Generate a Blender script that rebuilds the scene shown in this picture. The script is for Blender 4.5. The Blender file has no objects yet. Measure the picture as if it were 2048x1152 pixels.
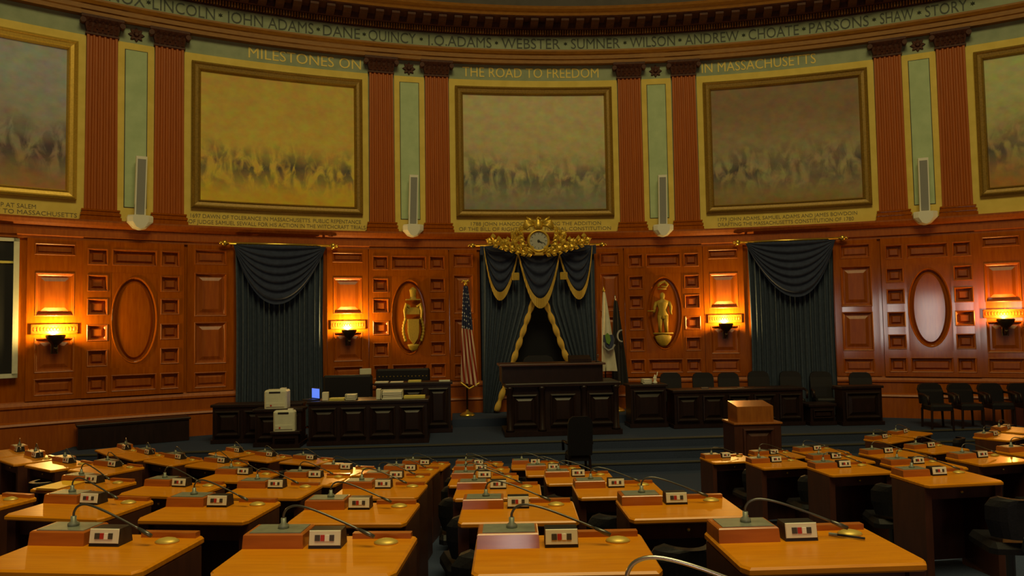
import bpy, bmesh, math, random
from mathutils import Vector, Matrix
random.seed(7)
PI = math.pi
sc = bpy.context.scene
C = sc.collection

# ------------------------------------------------------------------ camera
CAMP = Vector((-1.9914, 0.0673, 2.68)); FPX = 1500.0; R0 = 17.936
YAW, PITCH, ROLL = .0782, .0507, -.0169
_f = Vector((math.sin(YAW)*math.cos(PITCH), math.cos(YAW)*math.cos(PITCH), math.sin(PITCH)))
_r0 = Vector((math.cos(YAW), -math.sin(YAW), 0)); _u0 = _r0.cross(_f)
_r = _r0*math.cos(ROLL) + _u0*math.sin(ROLL); _u = -_r0*math.sin(ROLL) + _u0*math.cos(ROLL)
cam = bpy.data.cameras.new('camera'); camo = bpy.data.objects.new('camera', cam); C.objects.link(camo)
cam.sensor_width = 36; cam.lens = 36*FPX/2048; cam.clip_start = .05; cam.clip_end = 200
camo.matrix_world = Matrix(((_r.x, _u.x, -_f.x, CAMP.x), (_r.y, _u.y, -_f.y, CAMP.y), (_r.z, _u.z, -_f.z, CAMP.z), (0, 0, 0, 1)))
sc.camera = camo

def at(px, py, Y):                      # photo pixel -> point on the upright plane at depth Y
    d = _f + _r*((px-1024)/FPX) - _u*((py-576)/FPX)
    return CAMP + d*((Y-CAMP.y)/d.y)
def onz(px, py, z):
    d = _f + _r*((px-1024)/FPX) - _u*((py-576)/FPX)
    return CAMP + d*((z-CAMP.z)/d.z)
def ang(px, py, R=R0):                  # photo pixel -> (angle, z) on the round wall
    d = _f + _r*((px-1024)/FPX) - _u*((py-576)/FPX)
    a = d.x**2+d.y**2; b = 2*(CAMP.x*d.x+CAMP.y*d.y); c = CAMP.x**2+CAMP.y**2-R*R
    p = CAMP + d*((-b+math.sqrt(b*b-4*a*c))/2/a)
    return math.atan2(p.x, p.y), p.z

# ------------------------------------------------------------------ world, exposure, main light
w = bpy.data.worlds.new('world'); sc.world = w; w.use_nodes = True
w.node_tree.nodes['Background'].inputs[0].default_value = (.35, .3, .25, 1)
w.node_tree.nodes['Background'].inputs[1].default_value = .05
sc.view_settings.view_transform = 'Standard'; sc.view_settings.look = 'None'
sc.view_settings.exposure = 0.0; sc.view_settings.gamma = 1.0
sc.view_settings.use_curve_mapping = False
LAY = bpy.data.lights.new('laylight_lamp', 'AREA'); LAY.shape = 'DISK'; LAY.size = 11; LAY.energy = 2200; LAY.color = (1, .82, .32)
layo = bpy.data.objects.new('laylight_lamp', LAY); C.objects.link(layo); layo.location = (0, 0, 19.1)
SCONCE_W = 140
REAR_E = 12.0

# ------------------------------------------------------------------ materials
def mat(name, col, rough=.5, metal=0, emit=None, es=0, spec=.5, coat=0):
    m = bpy.data.materials.new(name); m.use_nodes = True
    b = m.node_tree.nodes['Principled BSDF']
    b.inputs['Base Color'].default_value = (*col, 1); b.inputs['Roughness'].default_value = rough
    b.inputs['Metallic'].default_value = metal; b.inputs['Specular IOR Level'].default_value = spec
    b.inputs['Coat Weight'].default_value = coat; b.inputs['Coat Roughness'].default_value = .12
    if emit: b.inputs['Emission Color'].default_value = (*emit, 1); b.inputs['Emission Strength'].default_value = es
    return m
def noisy(name, c1, c2, scale=(3, 3, 3), rough=.5, metal=0, detail=4, bump=0, spec=.5, coat=0, nscale=4.0):
    m = mat(name, c1, rough, metal, spec=spec, coat=coat); nt = m.node_tree; b = nt.nodes['Principled BSDF']
    tc = nt.nodes.new('ShaderNodeTexCoord'); mp = nt.nodes.new('ShaderNodeMapping'); mp.inputs['Scale'].default_value = scale
    nz = nt.nodes.new('ShaderNodeTexNoise'); nz.inputs['Scale'].default_value = nscale; nz.inputs['Detail'].default_value = detail
    cr = nt.nodes.new('ShaderNodeValToRGB')
    cr.color_ramp.elements[0].color = (*c1, 1); cr.color_ramp.elements[1].color = (*c2, 1)
    cr.color_ramp.elements[0].position = .3; cr.color_ramp.elements[1].position = .7
    oi = nt.nodes.new('ShaderNodeObjectInfo'); va = nt.nodes.new('ShaderNodeVectorMath')
    nt.links.new(tc.outputs['Object'], va.inputs[0]); nt.links.new(oi.outputs['Location'], va.inputs[1])
    nt.links.new(va.outputs[0], mp.inputs[0]); nt.links.new(mp.outputs[0], nz.inputs['Vector'])
    nt.links.new(nz.outputs['Fac'], cr.inputs[0]); nt.links.new(cr.outputs[0], b.inputs['Base Color'])
    if bump:
        bp = nt.nodes.new('ShaderNodeBump'); bp.inputs['Strength'].default_value = bump; bp.inputs['Distance'].default_value = .01
        nt.links.new(nz.outputs['Fac'], bp.inputs['Height']); nt.links.new(bp.outputs[0], b.inputs['Normal'])
    return m
M = {}
M['wood'] = noisy('panel_wood', (.28, .06, .002), (.37, .092, .003), (6, 6, .7), .1, spec=.5)
M['wood_f'] = noisy('panel_field_wood', (.27, .055, .002), (.37, .09, .003), (5, 5, .6), .36, spec=.4)
M['wood_b'] = noisy('base_wood', (.28, .06, .002), (.37, .092, .003), (6, 6, .7), .42, spec=.35)
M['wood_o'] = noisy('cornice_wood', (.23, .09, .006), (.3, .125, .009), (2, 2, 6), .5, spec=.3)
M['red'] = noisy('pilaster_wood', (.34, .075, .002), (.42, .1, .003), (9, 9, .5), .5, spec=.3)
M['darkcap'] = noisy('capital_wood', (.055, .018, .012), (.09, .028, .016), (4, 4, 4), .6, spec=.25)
M['cream'] = noisy('cream_plaster', (.7, .52, .1), (.8, .61, .14), (1, 1, 1), .7, spec=.3)
M['green'] = noisy('grey_green_plaster', (.27, .33, .22), (.35, .4, .27), (1, 1, 1), .75, spec=.25)
M['green2'] = noisy('niche_green_plaster', (.4, .52, .3), (.48, .6, .36), (1, 1, 1), .75, spec=.25)
M['line'] = mat('dark_outline', (.05, .045, .03), .7)
M['letter'] = mat('dark_lettering', (.035, .045, .035), .6)
M['goldletter'] = mat('gold_lettering', (.75, .55, .08), .45)
M['cap_letter'] = mat('caption_lettering', (.2, .16, .07), .7)
M['gold'] = noisy('gilding', (.62, .4, .045), (.8, .55, .08), (8, 8, 8), .38, .55)
M['goldflat'] = noisy('gilded_relief', (.36, .23, .02), (.46, .3, .03), (8, 8, 8), .6, .1)
M['frame'] = noisy('dark_gilt_frame', (.22, .13, .02), (.34, .2, .03), (8, 8, 8), .45, .3)
M['frameg'] = noisy('bright_gilt_frame', (.55, .35, .05), (.7, .45, .07), (8, 8, 8), .4, .4)
M['curtain'] = noisy('blue_velvet', (.042, .058, .092), (.058, .078, .118), (3, 3, 3), .85, spec=.2)
M['swag'] = noisy('navy_velvet', (.026, .034, .07), (.038, .048, .095), (3, 3, 3), .8, spec=.2)
M['blackcloth'] = mat('black_drape', (.012, .013, .018), .9, spec=.1)
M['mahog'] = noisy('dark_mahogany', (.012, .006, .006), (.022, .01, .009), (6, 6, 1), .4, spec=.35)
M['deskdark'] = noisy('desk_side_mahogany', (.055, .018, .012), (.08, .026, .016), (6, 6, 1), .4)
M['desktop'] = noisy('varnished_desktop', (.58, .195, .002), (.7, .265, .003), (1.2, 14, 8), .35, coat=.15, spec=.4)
M['riser'] = noisy('varnished_box', (.36, .09, .01), (.46, .13, .015), (1.2, 10, 10), .3, coat=.5)
M['leather'] = noisy('black_leather', (.007, .007, .01), (.013, .012, .016), (20, 20, 20), .5, bump=.1, spec=.25)
M['greymetal'] = noisy('grey_green_metal', (.2, .22, .18), (.26, .28, .22), (8, 8, 8), .45, .3)
M['black'] = mat('black_plastic', (.015, .015, .017), .45)
M['white'] = mat('white_enamel', (.8, .78, .66), .35)
M['plate'] = mat('ivory_plate', (.8, .76, .62), .2, coat=1.0)
M['grille'] = noisy('speaker_grille', (.2, .2, .19), (.28, .28, .26), (60, 60, 60), .6)
M['redbtn'] = mat('red_button', (.45, .03, .02), .4)
M['whitebtn'] = mat('white_button', (.85, .82, .75), .3)
M['greybtn'] = mat('dark_button', (.06, .05, .04), .4)
M['chrome'] = mat('brushed_steel', (.5, .48, .43), .3, .9)
M['gunmetal'] = mat('gunmetal', (.13, .13, .12), .35, .7)
M['bronze'] = noisy('dark_bronze', (.05, .03, .015), (.08, .05, .02), (6, 6, 6), .4, .7)
M['brass'] = mat('brass', (.8, .55, .1), .28, .85)
M['dullbrass'] = mat('worn_brass', (.62, .45, .09), .45, .4)
M['bulb'] = mat('lit_bulb', (1, .8, .4), .5, emit=(1, .72, .28), es=40)
M['carpet'] = noisy('blue_carpet', (.03, .042, .085), (.05, .066, .12), (30, 30, 30), .95, spec=.1)
M['nosing'] = mat('step_nosing', (.075, .072, .055), .5)
M['ceil'] = noisy('dark_ceiling', (.09, .085, .08), (.12, .11, .1), (1, 1, 1), .8)
M['laylight'] = mat('laylight_glass', (.8, .7, .5), .5, emit=(1, .85, .55), es=.6)
M['daylit'] = mat('daylit_glass', (.8, .8, .8), .4, emit=(1, .93, .85), es=REAR_E)
M['screen'] = mat('lit_screen', (.05, .08, .3), .4, emit=(.12, .25, 1), es=.9)
M['board'] = mat('board_face', (.02, .022, .024), .3)
M['paper'] = mat('paper', (.75, .72, .6), .7)
M['yellowpaper'] = mat('yellow_paper', (.6, .52, .12), .7)
M['beige'] = noisy('beige_plastic', (.6, .6, .47), (.66, .66, .52), (3, 3, 3), .5)
M['flagwhite'] = noisy('white_flag_cloth', (.62, .58, .45), (.7, .66, .52), (3, 3, 3), .8)
M['flagblack'] = mat('black_flag_cloth', (.02, .018, .022), .8)
M['emblue'] = mat('emblem_blue', (.03, .04, .1), .7)
M['emgreen'] = mat('emblem_green', (.12, .25, .03), .7)
M['emgrey'] = mat('emblem_grey', (.3, .31, .33), .7)
M['lectern'] = noisy('lectern_wood', (.28, .085, .012), (.36, .12, .018), (6, 6, 1), .38, coat=.3)
M['fringe'] = noisy('gold_fringe', (.45, .29, .05), (.6, .4, .07), (40, 40, 6), .75)

def painting(name, top, mid, low, dark, seed):
    m = mat(name, mid, .6, spec=.25); nt = m.node_tree; b = nt.nodes['Principled BSDF']
    N = nt.nodes.new; L = nt.links.new
    uv = N('ShaderNodeTexCoord'); sep = N('ShaderNodeSeparateXYZ'); L(uv.outputs['UV'], sep.inputs[0])
    mp = N('ShaderNodeMapping'); mp.inputs['Location'].default_value = (seed*3.1, seed*1.7, 0); L(uv.outputs['UV'], mp.inputs[0])
    n1 = N('ShaderNodeTexNoise'); n1.inputs['Scale'].default_value = 3.2; n1.inputs['Detail'].default_value = 5; L(mp.outputs[0], n1.inputs['Vector'])
    ad = N('ShaderNodeMath'); ad.operation = 'MULTIPLY_ADD'; ad.inputs[1].default_value = .42; L(n1.outputs['Fac'], ad.inputs[0]); L(sep.outputs['Y'], ad.inputs[2])
    cr = N('ShaderNodeValToRGB'); e = cr.color_ramp.elements
    e[0].position = .22; e[0].color = (*low, 1); e[1].position = 1.0; e[1].color = (*top, 1)
    k = e.new(.5); k.color = (*mid, 1); k = e.new(.74); k.color = (*[(x+y)/2 for x, y in zip(mid, top)], 1)
    L(ad.outputs[0], cr.inputs[0])
    st = N('ShaderNodeMapping'); st.inputs['Location'].default_value = (seed*2.3, seed, 0); st.inputs['Scale'].default_value = (17, 7, 1); L(uv.outputs['UV'], st.inputs[0])
    n2 = N('ShaderNodeTexNoise'); n2.inputs['Scale'].default_value = 1; n2.inputs['Detail'].default_value = 4; n2.inputs['Distortion'].default_value = .6; L(st.outputs[0], n2.inputs['Vector'])
    g = N('ShaderNodeMapRange'); g.inputs[1].default_value = .06; g.inputs[2].default_value = .3; L(sep.outputs['Y'], g.inputs[0])
    g2 = N('ShaderNodeMapRange'); g2.inputs[1].default_value = .72; g2.inputs[2].default_value = .45; L(ad.outputs[0], g2.inputs[0])
    mu = N('ShaderNodeMath'); mu.operation = 'MULTIPLY'; L(g.outputs[0], mu.inputs[0]); L(g2.outputs[0], mu.inputs[1])
    th = N('ShaderNodeMapRange'); th.inputs[1].default_value = .4; th.inputs[2].default_value = .58; L(n2.outputs['Fac'], th.inputs[0])
    mu2 = N('ShaderNodeMath'); mu2.operation = 'MULTIPLY'; L(mu.outputs[0], mu2.inputs[0]); L(th.outputs[0], mu2.inputs[1])
    mx = N('ShaderNodeMix'); mx.data_type = 'RGBA'; L(mu2.outputs[0], mx.inputs['Factor']); L(cr.outputs[0], mx.inputs[6]); mx.inputs[7].default_value = (*dark, 1)
    n3 = N('ShaderNodeTexNoise'); n3.inputs['Scale'].default_value = 16; n3.inputs['Detail'].default_value = 3; L(mp.outputs[0], n3.inputs['Vector'])
    hs = N('ShaderNodeMix'); hs.data_type = 'RGBA'; hs.blend_type = 'OVERLAY'; hs.inputs['Factor'].default_value = .4
    L(mx.outputs[2], hs.inputs[6]); L(n3.outputs['Color'], hs.inputs[7])
    L(hs.outputs[2], b.inputs['Base Color'])
    return m

# ------------------------------------------------------------------ mesh helpers
class MB:
    def __init__(s): s.v = []; s.f = []
    def add(s, vs, fs):
        n = len(s.v); s.v += [tuple(p) for p in vs]; s.f += [tuple(i+n for i in q) for q in fs]; return s
    def box(s, x0, x1, y0, y1, z0, z1, taper=0):
        t = taper
        vs = [(x0, y0, z0), (x1, y0, z0), (x1, y1, z0), (x0, y1, z0), (x0+t, y0+t, z1), (x1-t, y0+t, z1), (x1-t, y1-t, z1), (x0+t, y1-t, z1)]
        return s.add(vs, [(0, 3, 2, 1), (4, 5, 6, 7), (0, 1, 5, 4), (1, 2, 6, 5), (2, 3, 7, 6), (3, 0, 4, 7)])
    def bbox(s, x0, x1, y0, y1, z0, z1, b=.01):     # box with chamfered upright and top edges
        def ring(i, z): return [(x0+i, y0+b, z), (x0+b, y0+i, z), (x1-b, y0+i, z), (x1-i, y0+b, z), (x1-i, y1-b, z), (x1-b, y1-i, z), (x0+b, y1-i, z), (x0+i, y1-b, z)]
        return s.loft([ring(0, z0), ring(0, z1-b), ring(b*.7, z1)], True, True)
    def loft(s, rings, cap0=False, cap1=False, closed=True):
        n = len(s.v); k = len(rings[0])
        for r in rings: s.v += [tuple(p) for p in r]
        for i in range(len(rings)-1):
            for j in range(k if closed else k-1):
                j2 = (j+1) % k
                s.f.append((n+i*k+j, n+i*k+j2, n+(i+1)*k+j2, n+(i+1)*k+j))
        if cap0: s.f.append(tuple(n+j for j in range(k-1, -1, -1)))
        if cap1: s.f.append(tuple(n+(len(rings)-1)*k+j for j in range(k)))
        return s
    def lathe(s, prof, n=16, c=(0, 0, 0), sx=1, sy=1):
        return s.loft([[(c[0]+sx*r*math.cos(2*PI*j/n), c[1]+sy*r*math.sin(2*PI*j/n), c[2]+z) for j in range(n)] for r, z in prof], True, True)
    def tube(s, pts, rad, n=8, sx=1.0):
        pts = [Vector(p) for p in pts]; rads = rad if isinstance(rad, (list, tuple)) else [rad]*len(pts)
        rings = []; up = Vector((0, 0, 1)); prev = None
        for i, p in enumerate(pts):
            t = (pts[min(i+1, len(pts)-1)]-pts[max(i-1, 0)]).normalized()
            if prev is None:
                a = t.cross(up) if abs(t.z) < .95 else t.cross(Vector((0, 1, 0)))
            else: a = prev-t*prev.dot(t)
            a.normalize(); prev = a; b = t.cross(a)
            rings.append([p+(a*math.cos(2*PI*j/n)*sx+b*math.sin(2*PI*j/n))*rads[i] for j in range(n)])
        return s.loft(rings, True, True)
    def ball(s, c, r, n=10, sx=1, sy=1, sz=1):
        prof = [(max(.001, math.sin(PI*i/6)), -math.cos(PI*i/6)) for i in range(7)]
        return s.loft([[(c[0]+sx*r*q*math.cos(2*PI*j/n), c[1]+sy*r*q*math.sin(2*PI*j/n), c[2]+sz*r*z) for j in range(n)] for q, z in prof], True, True)
    def grid(s, fn, nu, nv):
        n = len(s.v)
        for i in range(nu+1):
            for j in range(nv+1): s.v.append(tuple(fn(i/nu, j/nv)))
        for i in range(nu):
            for j in range(nv):
                q = n+i*(nv+1)+j; s.f.append((q, q+nv+1, q+nv+2, q+1))
        return s
    def mesh(s, name, m=None, smooth=False, fix=True):
        me = bpy.data.meshes.new(name); me.from_pydata(s.v, [], s.f)
        if fix:
            bm = bmesh.new(); bm.from_mesh(me); bmesh.ops.recalc_face_normals(bm, faces=bm.faces); bm.to_mesh(me); bm.free()
        if m: me.materials.append(M[m] if isinstance(m, str) else m)
        if smooth:
            for p in me.polygons: p.use_smooth = True
        me.update(); return me
    def obj(s, name, m, parent=None, loc=(0, 0, 0), rz=0, smooth=False, fix=True):
        return place(name, s.mesh(name, m, smooth, fix), parent, loc, rz)
def place(name, me, parent=None, loc=(0, 0, 0), rz=0):
    o = bpy.data.objects.new(name, me); C.objects.link(o); o.parent = parent; o.location = loc; o.rotation_euler = (0, 0, rz); return o
def tag(o, label, cat, group=None):
    o['label'] = label; o['category'] = cat
    if group: o['group'] = group
    return o
def thing(name, label, cat, loc=(0, 0, 0), rz=0, group=None):
    o = bpy.data.objects.new(name, None); C.objects.link(o); o.empty_display_size = .1; o.location = loc; o.rotation_euler = (0, 0, rz)
    return tag(o, label, cat, group)
def struct(o): o['kind'] = 'structure'; return o
def dup(o, parent=None, loc=None, rz=None):
    c = o.copy(); C.objects.link(c); c.parent = parent
    if loc is not None: c.location = loc
    if rz is not None: c.rotation_euler = (0, 0, rz)
    for ch in KIDS.get(o.name, []): dup(ch, c)
    return c
KIDS = {}
def learn(root):                                   # remember a prototype's children for dup()
    def rec(o):
        KIDS[o.name] = [x for x in C.objects if x.parent == o]
        for x in KIDS[o.name]: rec(x)
    rec(root); return root

def W(a, z, off=0):
    r = R0-off; return (r*math.sin(a), r*math.cos(a), z)
def sweep(prof, a0, a1, n):                        # profile [(off, z)...] swept round the wall
    mb = MB(); mb.loft([[W(a0+(a1-a0)*i/n, z, o) for o, z in prof] for i in range(n+1)], False, False, closed=False); return mb
def loop_rect(hw, z0, z1, n=1):
    p = [(-hw+2*hw*i/n, z0) for i in range(n)] + [(hw, z0+(z1-z0)*i/2) for i in range(2)]
    p += [(hw-2*hw*i/n, z1) for i in range(n)] + [(-hw, z1-(z1-z0)*i/2) for i in range(2)]
    return p
def loop_oval(hw, z0, z1, n=28):
    zc = (z0+z1)/2; hh = (z1-z0)/2
    return [(hw*math.cos(2*PI*i/n), zc+hh*math.sin(2*PI*i/n)) for i in range(n)]
def bent(rings, ac, cap=True):                     # rings [(loop, off)] of (x, z) loops bent on the wall about angle ac
    mb = MB(); mb.loft([[W(ac+x/R0, z, o) for x, z in lp] for lp, o in rings], False, False)
    return mb
def panel_mesh(w, h, kind='raised'):
    key = (round(w, 3), round(h, 3), kind)
    if key in PANELS: return PANELS[key]
    hw, hh = w/2, h/2; m = min(w, h)
    def r(i, o): return [(-hw+i, -o, -hh+i), (hw-i, -o, -hh+i), (hw-i, -o, hh-i), (-hw+i, -o, hh-i)]
    t = min(.055, m*.16)
    rings = [r(0, -.02), r(0, .05), r(t*.5, .06), r(t, .03), r(t*1.1, .004), r(t*1.1+m*.02, .004), r(t*1.1+m*.13, .035)]
    mb = MB(); mb.loft(rings, False, True); PANELS[key] = mb.mesh('panel', 'wood_f'); return PANELS[key]
PANELS = {}

# ------------------------------------------------------------------ floor, terraces, dais
EDGE = .24; SX = .45
ROWY = {-1: 1.47, 0: 2.93, 1: 4.44, 2: 5.93, 3: 7.42, 4: 8.92, 5: 10.42}
CK = {-1: .55, 0: .6, 1: .62, 2: .66, 3: .74, 4: 1.0, 5: 1.25}
def curve(k, x):
    d = x-SX; return ROWY[k] + CK[k]*(.0259*d*d+.000514*d**4)
def slope(k, x):
    d = x-SX; return CK[k]*(.0518*d+.002056*d**3)
def fz(k): return .213*(5-k)
fl = MB()
XS = [-9.6+19.2*i/48 for i in range(49)]
def lim(y, x): return min(y, math.sqrt(R0*R0-x*x)-.02)
for k in range(-1, 5):
    for i in range(48):
        x0, x1 = XS[i], XS[i+1]; lo = (lambda x: curve(k-1, x)+EDGE) if k > -1 else (lambda x: -9.98)
        a, b, c, d = (x0, lim(lo(x0), x0), fz(k)), (x1, lim(lo(x1), x1), fz(k)), (x1, lim(curve(k, x1)+EDGE, x1), fz(k)), (x0, lim(curve(k, x0)+EDGE, x0), fz(k))
        fl.add([a, b, c, d], [(0, 1, 2, 3)])
        fl.add([d, c, (c[0], c[1], fz(k+1)), (d[0], d[1], fz(k+1))], [(0, 1, 2, 3)])
for i in range(48):
    x0, x1 = XS[i], XS[i+1]
    fl.add([(x0, lim(curve(4, x0)+EDGE, x0), 0), (x1, lim(curve(4, x1)+EDGE, x1), 0), (x1, math.sqrt(R0**2-x1**2), 0), (x0, math.sqrt(R0**2-x0**2), 0)], [(0, 1, 2, 3)])
for sg in (-1, 1):                                   # flat aisles outside the seating, up to the side walls
    for i in range(16):
        x0, x1 = sg*(9.6+8.2*i/16), sg*(9.6+8.2*(i+1)/16)
        y0, y1 = math.sqrt(max(0, R0**2-x0**2)), math.sqrt(max(.01, R0**2-x1**2))
        fl.add([(x0, -9.98, .25), (x1, -9.98, .25), (x1, y1, .25), (x0, y0, .25)], [(0, 1, 2, 3)])
for sg in (-9.6, 9.6):                              # closed ends of the terraces
    for k in range(-1, 5):
        ya = -9.98 if k == -1 else lim(curve(k-1, sg)+EDGE, sg); yb = lim(curve(k, sg)+EDGE, sg)
        fl.add([(sg, ya, -.1), (sg, yb, -.1), (sg, yb, fz(k)), (sg, ya, fz(k))], [(0, 1, 2, 3)])
floor = struct(fl.obj('floor', 'carpet', fix=False))
def dais_mesh(y0, z, name, mtl, xw=9.3):
    mb = MB(); n = 40
    for i in range(n):
        x0, x1 = -xw+2*xw*i/n, -xw+2*xw*(i+1)/n; b0, b1 = math.sqrt(R0**2-x0**2), math.sqrt(R0**2-x1**2)
        mb.add([(x0, y0, z), (x1, y0, z), (x1, b1, z), (x0, b0, z)], [(0, 1, 2, 3)])
        mb.add([(x0, y0, z-.17), (x1, y0, z-.17), (x1, y0, z), (x0, y0, z)], [(0, 1, 2, 3)])
    for s in (-xw, xw): mb.add([(s, y0, z-.17), (s, math.sqrt(R0**2-s*s), z-.17), (s, math.sqrt(R0**2-s*s), z), (s, y0, z)], [(0, 1, 2, 3)])
    o = mb.obj(name, mtl, floor, fix=False)
    nb = MB(); nb.box(-xw, xw, y0-.012, y0+.03, z-.02, z+.006)
    nb.obj('nosing', 'nosing', o); return o
for y0, z in ((13.57, .17), (13.87, .34), (14.17, .51)): dais_mesh(y0, z, 'step', 'carpet')
up = MB(); up.box(-2.05, 2.05, 16.5, 17.7, .5, .68); up.obj('platform', 'carpet', floor)

# ------------------------------------------------------------------ walls, ceiling
A1 = 2.155
wallf = struct(sweep([(0, -.1), (0, 4.6)], -A1, A1, 120).obj('wall_front', 'wood', fix=False))
sweep([(0, 4.6), (0, 9.05)], -A1, A1, 120).obj('upper_wall', 'green', wallf, fix=False)
# ledge between the tiers, base mouldings
led = sweep([(0, 4.5), (.05, 4.5), (.05, 4.55), (.09, 4.57), (.09, 4.68), (.06, 4.69), (.06, 4.74), (.16, 4.8), (.2, 4.86), (.2, 4.9), (0, 4.905)], -1.2, 1.2, 96).obj('trim_1', 'wood_b', fix=False)
struct(led)
bb = struct(sweep([(.0, 1.42), (.05, 1.40), (.09, 1.34), (.09, 1.30), (.06, 1.28), (.06, 1.05), (.11, 1.02), (.13, .98), (.1, .95), (.1, .4)], -1.2, 1.2, 96).obj('baseboard_front', 'wood_b', fix=False))
rw = MB(); RX = 14.9
# rear wall with a lit doorway behind the camera
dx0, dx1, dz0, dz1 = -3.05, -1.6, fz(-1), 4.0
rw.box(-RX, dx0, -10.2, -10, 0, 11); rw.box(dx1, RX, -10.2, -10, 0, 11); rw.box(dx0, dx1, -10.2, -10, dz1, 11); rw.box(dx0, dx1, -10.2, -10, 0, dz0)
rear = struct(rw.obj('wall_rear', 'wood'))
win = MB(); win.box(dx0, dx1, -10.14, -10.1, dz0, dz1)
wo = struct(win.obj('window_1', 'daylit'))
wf = MB()
for x in (dx0, (dx0+dx1)/2-.04, dx1-.08): wf.box(x, x+.08, -10.1, -9.97, dz0, dz1)
for z in (dz0, 2.6, dz1-.08): wf.box(dx0, dx1, -10.09, -9.98, z, z+.08)
wf.obj('window_frame', 'wood', wo)
ce = MB(); n = 64
ce.loft([[(r*math.cos(2*PI*j/n), r*math.sin(2*PI*j/n), z) for j in range(n)] for r, z in ((18.05, 10.0), (17.75, 11), (16.6, 13.2), (14, 16), (10.5, 18.2), (7, 19.2), (6, 19.3))])
ceil = struct(ce.obj('ceiling', 'ceil', fix=False))
ly = MB(); ly.lathe([(6, 19.3), (6, 19.34)], 48); ly.obj('laylight', 'laylight', ceil)

# ------------------------------------------------------------------ entablature
ent = struct(sweep([(0, 9.0), (.16, 9.0), (.16, 9.08), (.19, 9.1), (.19, 9.19), (.22, 9.21), (.25, 9.27), (.25, 9.31), (.15, 9.32)], -1.2, 1.2, 110).obj('trim_2', 'wood_o', fix=False))
sweep([(.15, 9.31), (.15, 9.68)], -1.2, 1.2, 110).obj('frieze', 'green', ent, fix=False)
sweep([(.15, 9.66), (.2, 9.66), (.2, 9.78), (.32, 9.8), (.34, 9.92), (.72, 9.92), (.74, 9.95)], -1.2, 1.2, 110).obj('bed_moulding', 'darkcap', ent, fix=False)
sweep([(.74, 9.94), (.76, 10.0), (.8, 10.02), (.84, 10.06), (.86, 10.12), (.8, 10.14), (0, 10.16)], -1.2, 1.2, 110).obj('corona', 'wood_o', ent, fix=False)
mm = MB(); mm.loft([[(-.09, 0, .12), (.09, 0, .12), (.09, 0, -.02), (-.09, 0, -.02)], [(-.09, -.2, .12), (.09, -.2, .12), (.09, -.2, .0), (-.09, -.2, .0)], [(-.09, -.36, .12), (.09, -.36, .12), (.09, -.36, .05), (-.09, -.36, .05)]], True, True)
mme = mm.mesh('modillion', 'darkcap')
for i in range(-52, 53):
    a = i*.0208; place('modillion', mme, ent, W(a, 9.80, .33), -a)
de = MB()
for i in range(-300, 301):
    a = i*.0034; p = Vector(W(a, 0, .2)); t = Vector((math.cos(a), -math.sin(a), 0)); q = Vector((-math.sin(a), -math.cos(a), 0))
    A = [p-t*.018, p+t*.018, p+t*.018+q*.07, p-t*.018+q*.07]
    de.add([v+Vector((0, 0, 9.68)) for v in A]+[v+Vector((0, 0, 9.78)) for v in A], [(0, 1, 5, 4), (1, 2, 6, 5), (2, 3, 7, 6), (3, 0, 4, 7), (0, 3, 2, 1)])
deo = de.obj('dentils', 'wood_o', ent, fix=False); deo['kind'] = 'stuff'

# ------------------------------------------------------------------ lettering
def lettering(txt, a0, a1, z0, h, off, m, parent, name='lettering', bold=.012):
    cu = bpy.data.curves.new('txt', 'FONT'); cu.body = txt; cu.resolution_u = 3
    o = bpy.data.objects.new('txt', cu); C.objects.link(o); bpy.context.view_layer.update()
    me = bpy.data.meshes.new_from_object(o.evaluated_get(bpy.context.evaluated_depsgraph_get()))
    bpy.data.objects.remove(o); bpy.data.curves.remove(cu)
    xs = [v.co.x for v in me.vertices]; ys = [v.co.y for v in me.vertices]
    x0, x1 = min(xs), max(xs); y1 = .7
    for v in me.vertices:
        a = a0+(a1-a0)*(v.co.x-x0)/(x1-x0); v.co = W(a, z0+h*v.co.y/y1, off)
    me.materials.clear(); me.materials.append(M[m]); me.update()
    return place(name, me, parent)
def lettering_px(txt, x0, x1, py, zc, h, off, m, parent, name='lettering', bold=.012):
    a0, _ = ang(x0, py, R0-off); a1, _ = ang(x1, py, R0-off)
    return lettering(txt, a0, a1, zc-h/2, h, off, m, parent, name, bold)
FR = [('KNOX', 196, 290, 4), ('LINCOLN', 305, 430, 30), ('JOHN ADAMS', 452, 627, 50), ('DANE', 646, 720, 68), ('QUINCY', 737, 832, 77), ('J.Q.ADAMS', 853, 983, 84),
      ('WEBSTER', 1003, 1120, 88), ('SUMNER', 1142, 1240, 87), ('WILSON', 1260, 1350, 85), ('ANDREW', 1370, 1478, 78), ('CHOATE', 1497, 1598, 70), ('PARSONS', 1618, 1738, 55), ('SHAW', 1760, 1828, 40), ('STORY', 1850, 1935, 20)]
star = MB(); pts = []
for i in range(12):
    r = .055 if i % 2 == 0 else .025; pts.append((r*math.sin(2*PI*i/12), 0, r*math.cos(2*PI*i/12)))
star.add(pts+[(0, -.012, 0)], [(i, (i+1) % 12, 12) for i in range(12)]); starm = star.mesh('star', 'letter')
for i, (t, x0, x1, y) in enumerate(FR):
    lettering_px(t, x0, x1, y, 9.49, .25, .157, 'letter', ent, 'name_lettering', .008)
    xa = x1+(FR[i+1][1]-x1)/2 if i+1 < len(FR) else x1+11
    a, _ = ang(xa, y, R0-.16); place('star', starm, ent, W(a, 9.49, .158), -a)
lettering_px('MILESTONES ON', 497, 722, 118, 8.82, .24, .008, 'goldletter', wallf, 'gold_lettering', .008)
lettering_px('THE ROAD TO FREEDOM', 925, 1197, 144, 8.82, .24, .008, 'goldletter', wallf, 'gold_lettering', .008)
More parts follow.
